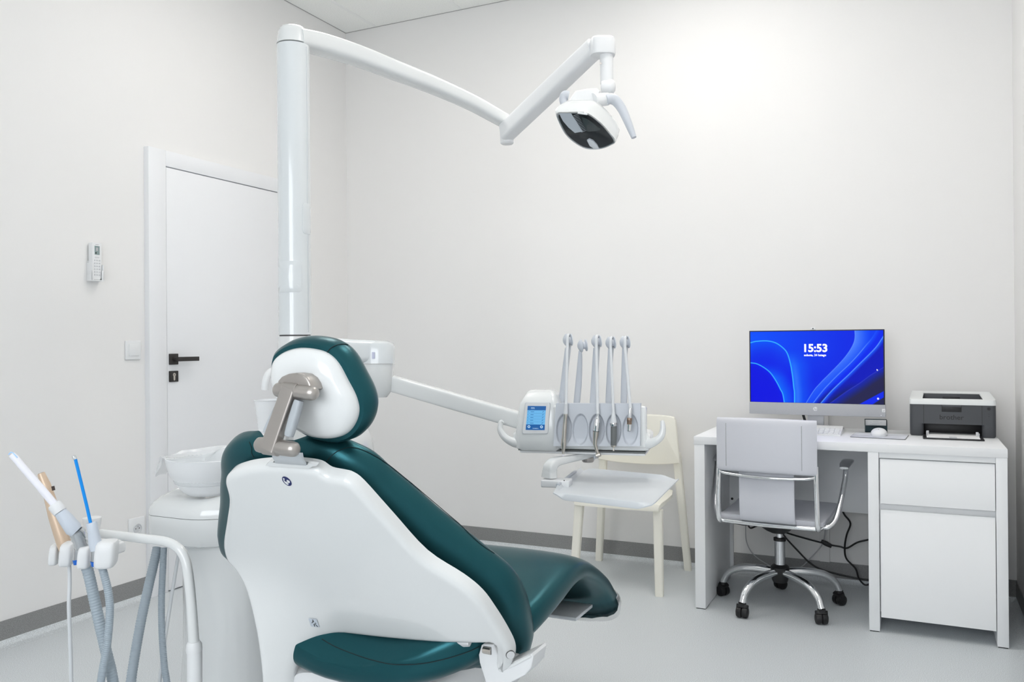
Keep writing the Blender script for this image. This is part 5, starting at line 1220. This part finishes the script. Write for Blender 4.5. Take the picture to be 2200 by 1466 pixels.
bm = BM(); loft(bm, [sring(Vector((cc.x+.004, cc.y+.006, z)), a, b_, 4, Vector((1, 0, 0)), Vector((0, 1, 0)), 32) for z, a, b_ in ((.72, .042, .048), (.84, .034, .040), (cc.z-.011, .032, .038))]); obj('cup_stand', bm, GLOSSW, unit)

# ------------------------------------------------------------------ suction holder and its tools
sh = thing('suction_holder', 'white tubular arm with four rounded holder blocks at the left of the dental chair', 'instrument holder', (1.63, -2.83, 0))
tb = [at(417, 1392, 2.0), at(411, 1300, 2.005), at(405, 1240, 2.01), at(398, 1203, 2.015), at(383, 1178, 2.02), at(355, 1164, 2.035), at(310, 1158, 2.06), at(262, 1152, 2.085), at(218, 1147, 2.11), at(196, 1145, 2.12)]
bm = BM(); tube(bm, tb, [.0132, .0122, .0120, .0118, .0118, .0116, .0114, .0112, .011, .011], 18, 8); obj('bent_tube', bm, GLOSSW, sh)
base = tb[0]
bm = BM(); turned(bm, base+Vector((0, 0, -.012)), (0, 0, 1), [(0, .0175), (.008, .0188), (.020, .0180), (.027, .0140)], 28); obj('collar', bm, MATW, sh)
lo = at(418, 1400, 2.0)
bm = BM(); tube(bm, [Vector((lo.x, lo.y, lo.z)), Vector((lo.x, lo.y, lo.z-.02)), Vector((lo.x, lo.y, .24)), Vector((lo.x-.01, lo.y+.02, .20)), Vector((lo.x-.06, lo.y+.14, .19)), Vector((lo.x-.10, lo.y+.30, .19))], .0175, 20, 8); obj('lower_tube', bm, MATW, sh)
# holder blocks: a row running towards the photographer's left
blocks = [((120, 1190), 2.10, .022, .050), ((146, 1190), 2.05, .031, .055), ((184.5, 1195), 2.0, .029, .053), ((229, 1190), 1.96, .046, .062)]
pos = []
for (x_, y_), d_, w_, h_ in blocks:
    c = at(x_, y_, d_); pos.append(c); bm = BM()
    A1_ = (RT*.94+FW*.2); A1_.z = 0; A1_.normalize(); A2_ = Vector((-A1_.y, A1_.x, 0))
    zz = Vector((0, 0, 1))+RT*.10; R = []
    for k_, s_ in ((-1, .70), (-.93, .86), (-.75, .97), (-.4, 1), (.3, 1), (.75, .96), (.93, .84), (1, .66)):
        R.append(sring(c+zz*(h_/2*k_), w_/2*s_, .030*s_, 4, A1_, A2_, 32))
    loft(bm, R); obj('holder_block', bm, MATW, sh)
bm = BM(); beam(bm, [pos[0]+FW*.045, pos[1]+FW*.048, pos[2]+FW*.05, pos[3]+FW*.05, at(245, 1172, 2.05)], .035, .026, 4, 24, 4); obj('holder_rail', bm, MATW, sh)
bm = BM(); c = at(198, 1135, 2.11); turned(bm, c, (0, 0, 1), [(-.012, .0155), (-.009, .0168), (.015, .0215), (.0245, .0225), (.0265, .0215)], 26); obj('rail_knob', bm, MATW, sh)
def shape(nm, m, par, prof, d=None, seg=22):
    """turned piece from (px, py, depth, radius) stations"""
    bm = BM(); tube(bm, [at(x_, y_, d_) for x_, y_, d_, r in prof], [r for *_, r in prof], seg, smooth=False); return obj(nm, bm, m, par)
# large suction
t = thing('suction_tube', 'white large suction tube with pale blue rim leaning left out of the holder', 'suction tube', tuple(at(190, 1210, 1.99)))
shape('tip', WTUBE, t, [(125, 1093, 1.97, .0088), (112, 1078, 1.968, .0088), (80, 1040, 1.96, .0084), (52, 1008, 1.955, .0082), (33, 985, 1.95, .0080), (25, 977, 1.948, .0074)])
bm = BM(); a, b_ = at(37, 985, 1.942), at(18, 976, 1.948); tube(bm, [at(18.5, 977.5, 1.945), at(23, 972.5, 1.945), at(28, 974, 1.945), at(37.5, 983.5, 1.945)], .0012, 8, 6); obj('tip_rim', bm, PALEB, t)
shape('collar', MATW, t, [(130, 1101, 1.975, .0148), (128.5, 1099, 1.975, .0158), (118, 1086.5, 1.972, .0156), (116, 1084, 1.972, .0140)])
shape('handle', GCONE, t, [(164, 1142, 1.985, .0155), (158, 1137, 1.983, .0185), (142, 1116, 1.98, .0165), (129, 1100, 1.976, .0135)])
shape('clear_ring', CLEARP, t, [(178, 1177, 1.995, .0165), (176, 1171, 1.995, .0185), (172.5, 1160, 1.992, .0172), (171.5, 1157, 1.992, .0190), (168.5, 1150, 1.99, .0176), (167.5, 1147, 1.99, .0188), (163, 1140, 1.987, .0168)])
shape('core', STRAPM, t, [(178, 1180, 1.995, .013), (166, 1143, 1.987, .0125)])
shape('blue_ring', BLUER, t, [(172, 1211, 2.0, .0140), (170, 1201, 2.0, .0145)])
shape('socket', BCHROME, t, [(170, 1202, 2.0, .0135), (172, 1178, 1.996, .014)])
bm = BM(); corrugated(bm, [at(178, 1205, 2.0), at(189, 1228, 2.0), at(203, 1290, 2.0), at(214, 1340, 2.0), at(228, 1400, 2.005), at(240, 1450, 2.01), at(248, 1500, 2.02), at(255, 1545, 2.05), at(268, 1558, 2.09), at(278, 1530, 2.13), at(281, 1470, 2.17), at(288, 1420, 2.20), at(302, 1340, 2.24), at(318, 1265, 2.28), at(332, 1205, 2.32), at(338, 1178, 2.34)], .0125, .0068); obj('hose', bm, HOSEB, t)
# saliva ejector
t = thing('saliva_ejector', 'thin bright blue saliva ejector straw with clear tip standing in the holder', 'saliva ejector', tuple(at(218, 1215, 1.95)))
shape('straw', BLUEP, t, [(195, 1126, 1.95, .0037), (187, 1090, 1.948, .0037), (175, 1040, 1.944, .0037), (162, 987, 1.94, .0037)], seg=14)
shape('clear_tip', CLEARP, t, [(162, 988, 1.94, .0040), (159.5, 983, 1.94, .0048), (158, 979.5, 1.94, .0040), (157.5, 978.5, 1.94, .0015)], seg=14)
shape('handle', GCONE, t, [(208, 1182, 1.955, .0140), (204, 1165, 1.955, .0142), (200, 1140, 1.952, .0120), (197, 1125, 1.951, .0118), (196.5, 1123, 1.951, .0100)])
shape('socket', BCHROME, t, [(205, 1204, 1.96, .0115), (206, 1180, 1.957, .012)])
shape('blue_ring', BLUER, t, [(208, 1214, 1.962, .0118), (206, 1204, 1.96, .0122)])
bm = BM(); corrugated(bm, [at(217, 1212, 1.962), at(225, 1240, 1.962), at(233, 1275, 1.962), at(236, 1310, 1.962), at(233, 1360, 1.965), at(228, 1400, 1.967), at(219, 1450, 1.97), at(214, 1500, 1.98), at(218, 1580, 2.0), at(250, 1640, 2.06), at(300, 1630, 2.12), at(340, 1560, 2.17), at(359, 1490, 2.20), at(353, 1430, 2.22), at(348, 1360, 2.25), at(347, 1290, 2.28), at(350, 1220, 2.31), at(352, 1178, 2.33)], .0088, .0048, 12, .06); obj('hose', bm, HOSEB, t)
# syringe in champagne metal
t = thing('air_water_syringe', 'champagne coloured metal handpiece leaning in the leftmost gap of the holder', 'dental instrument', tuple(at(140, 1200, 2.08)))
shape('handpiece', BEIGE, t, [(146, 1196, 2.08, .0135), (138, 1170, 2.08, .0165), (130, 1145, 2.08, .0165), (118, 1110, 2.08, .0150), (107, 1070, 2.08, .0130), (98, 1042, 2.08, .0116), (90, 1022, 2.08, .0090), (88, 1017.5, 2.08, .0086)])
bm = BM(); turned(bm, at(88, 1017.3, 2.08), at(88, 1017.3, 2.08)-at(98, 1042, 2.08), [(-.001, .0068), (.0006, .0068)], 16); obj('opening', bm, mat('brown_opening', (.16, .08, .04), .6), t)
bm = BM(); beam(bm, [at(113.5, 1045, 2.07), at(115.5, 1054, 2.07)], .006, .007, 3); obj('button', bm, mat('brown_button', (.05, .035, .03), .5), t)
bm = BM(); tube(bm, [at(145, 1196, 2.08), at(149, 1220, 2.07), at(149.5, 1260, 2.06), at(148, 1300, 2.05), at(150, 1360, 2.05), at(152, 1420, 2.05), at(154, 1480, 2.05), at(165, 1600, 2.07), at(220, 1680, 2.12), at(290, 1620, 2.17), at(335, 1500, 2.22), at(346, 1440, 2.22), at(352, 1390, 2.24), at(361, 1330, 2.27), at(372, 1260, 2.30), at(382, 1200, 2.33), at(385, 1178, 2.34)], .0048, 12, 10); obj('hose', bm, HOSEL, t)
# ------------------------------------------------------------------ light and exposure
w = bpy.data.worlds.new('sky'); S.world = w; w.use_nodes = True
bg = w.node_tree.nodes['Background']; bg.inputs[0].default_value = (.92, .96, 1, 1); bg.inputs[1].default_value = 6.6
lp = bpy.data.lights.new('added_window_portal', 'AREA'); lp.shape = 'RECTANGLE'; lp.size = WX1-WX0; lp.size_y = WZ1-WZ0; lp.energy = 1; lp.cycles.is_portal = True
lo = bpy.data.objects.new('added_window_portal', lp); COL.objects.link(lo); lo.location = ((WX0+WX1)/2, YB-.12, (WZ0+WZ1)/2); lo.rotation_euler = (PI/2, 0, 0)  # portal guiding sky light in through the added rear window
S.view_settings.view_transform = 'Standard'; S.view_settings.look = 'None'; S.view_settings.gamma = 1; S.view_settings.use_curve_mapping = False
S.view_settings.exposure = .09
S.cycles.max_bounces = 14; S.cycles.diffuse_bounces = 8; S.cycles.glossy_bounces = 6; S.cycles.transmission_bounces = 8; S.cycles.transparent_max_bounces = 16
S.cycles.sample_clamp_indirect = 6; S.cycles.caustics_reflective = False; S.cycles.caustics_refractive = False
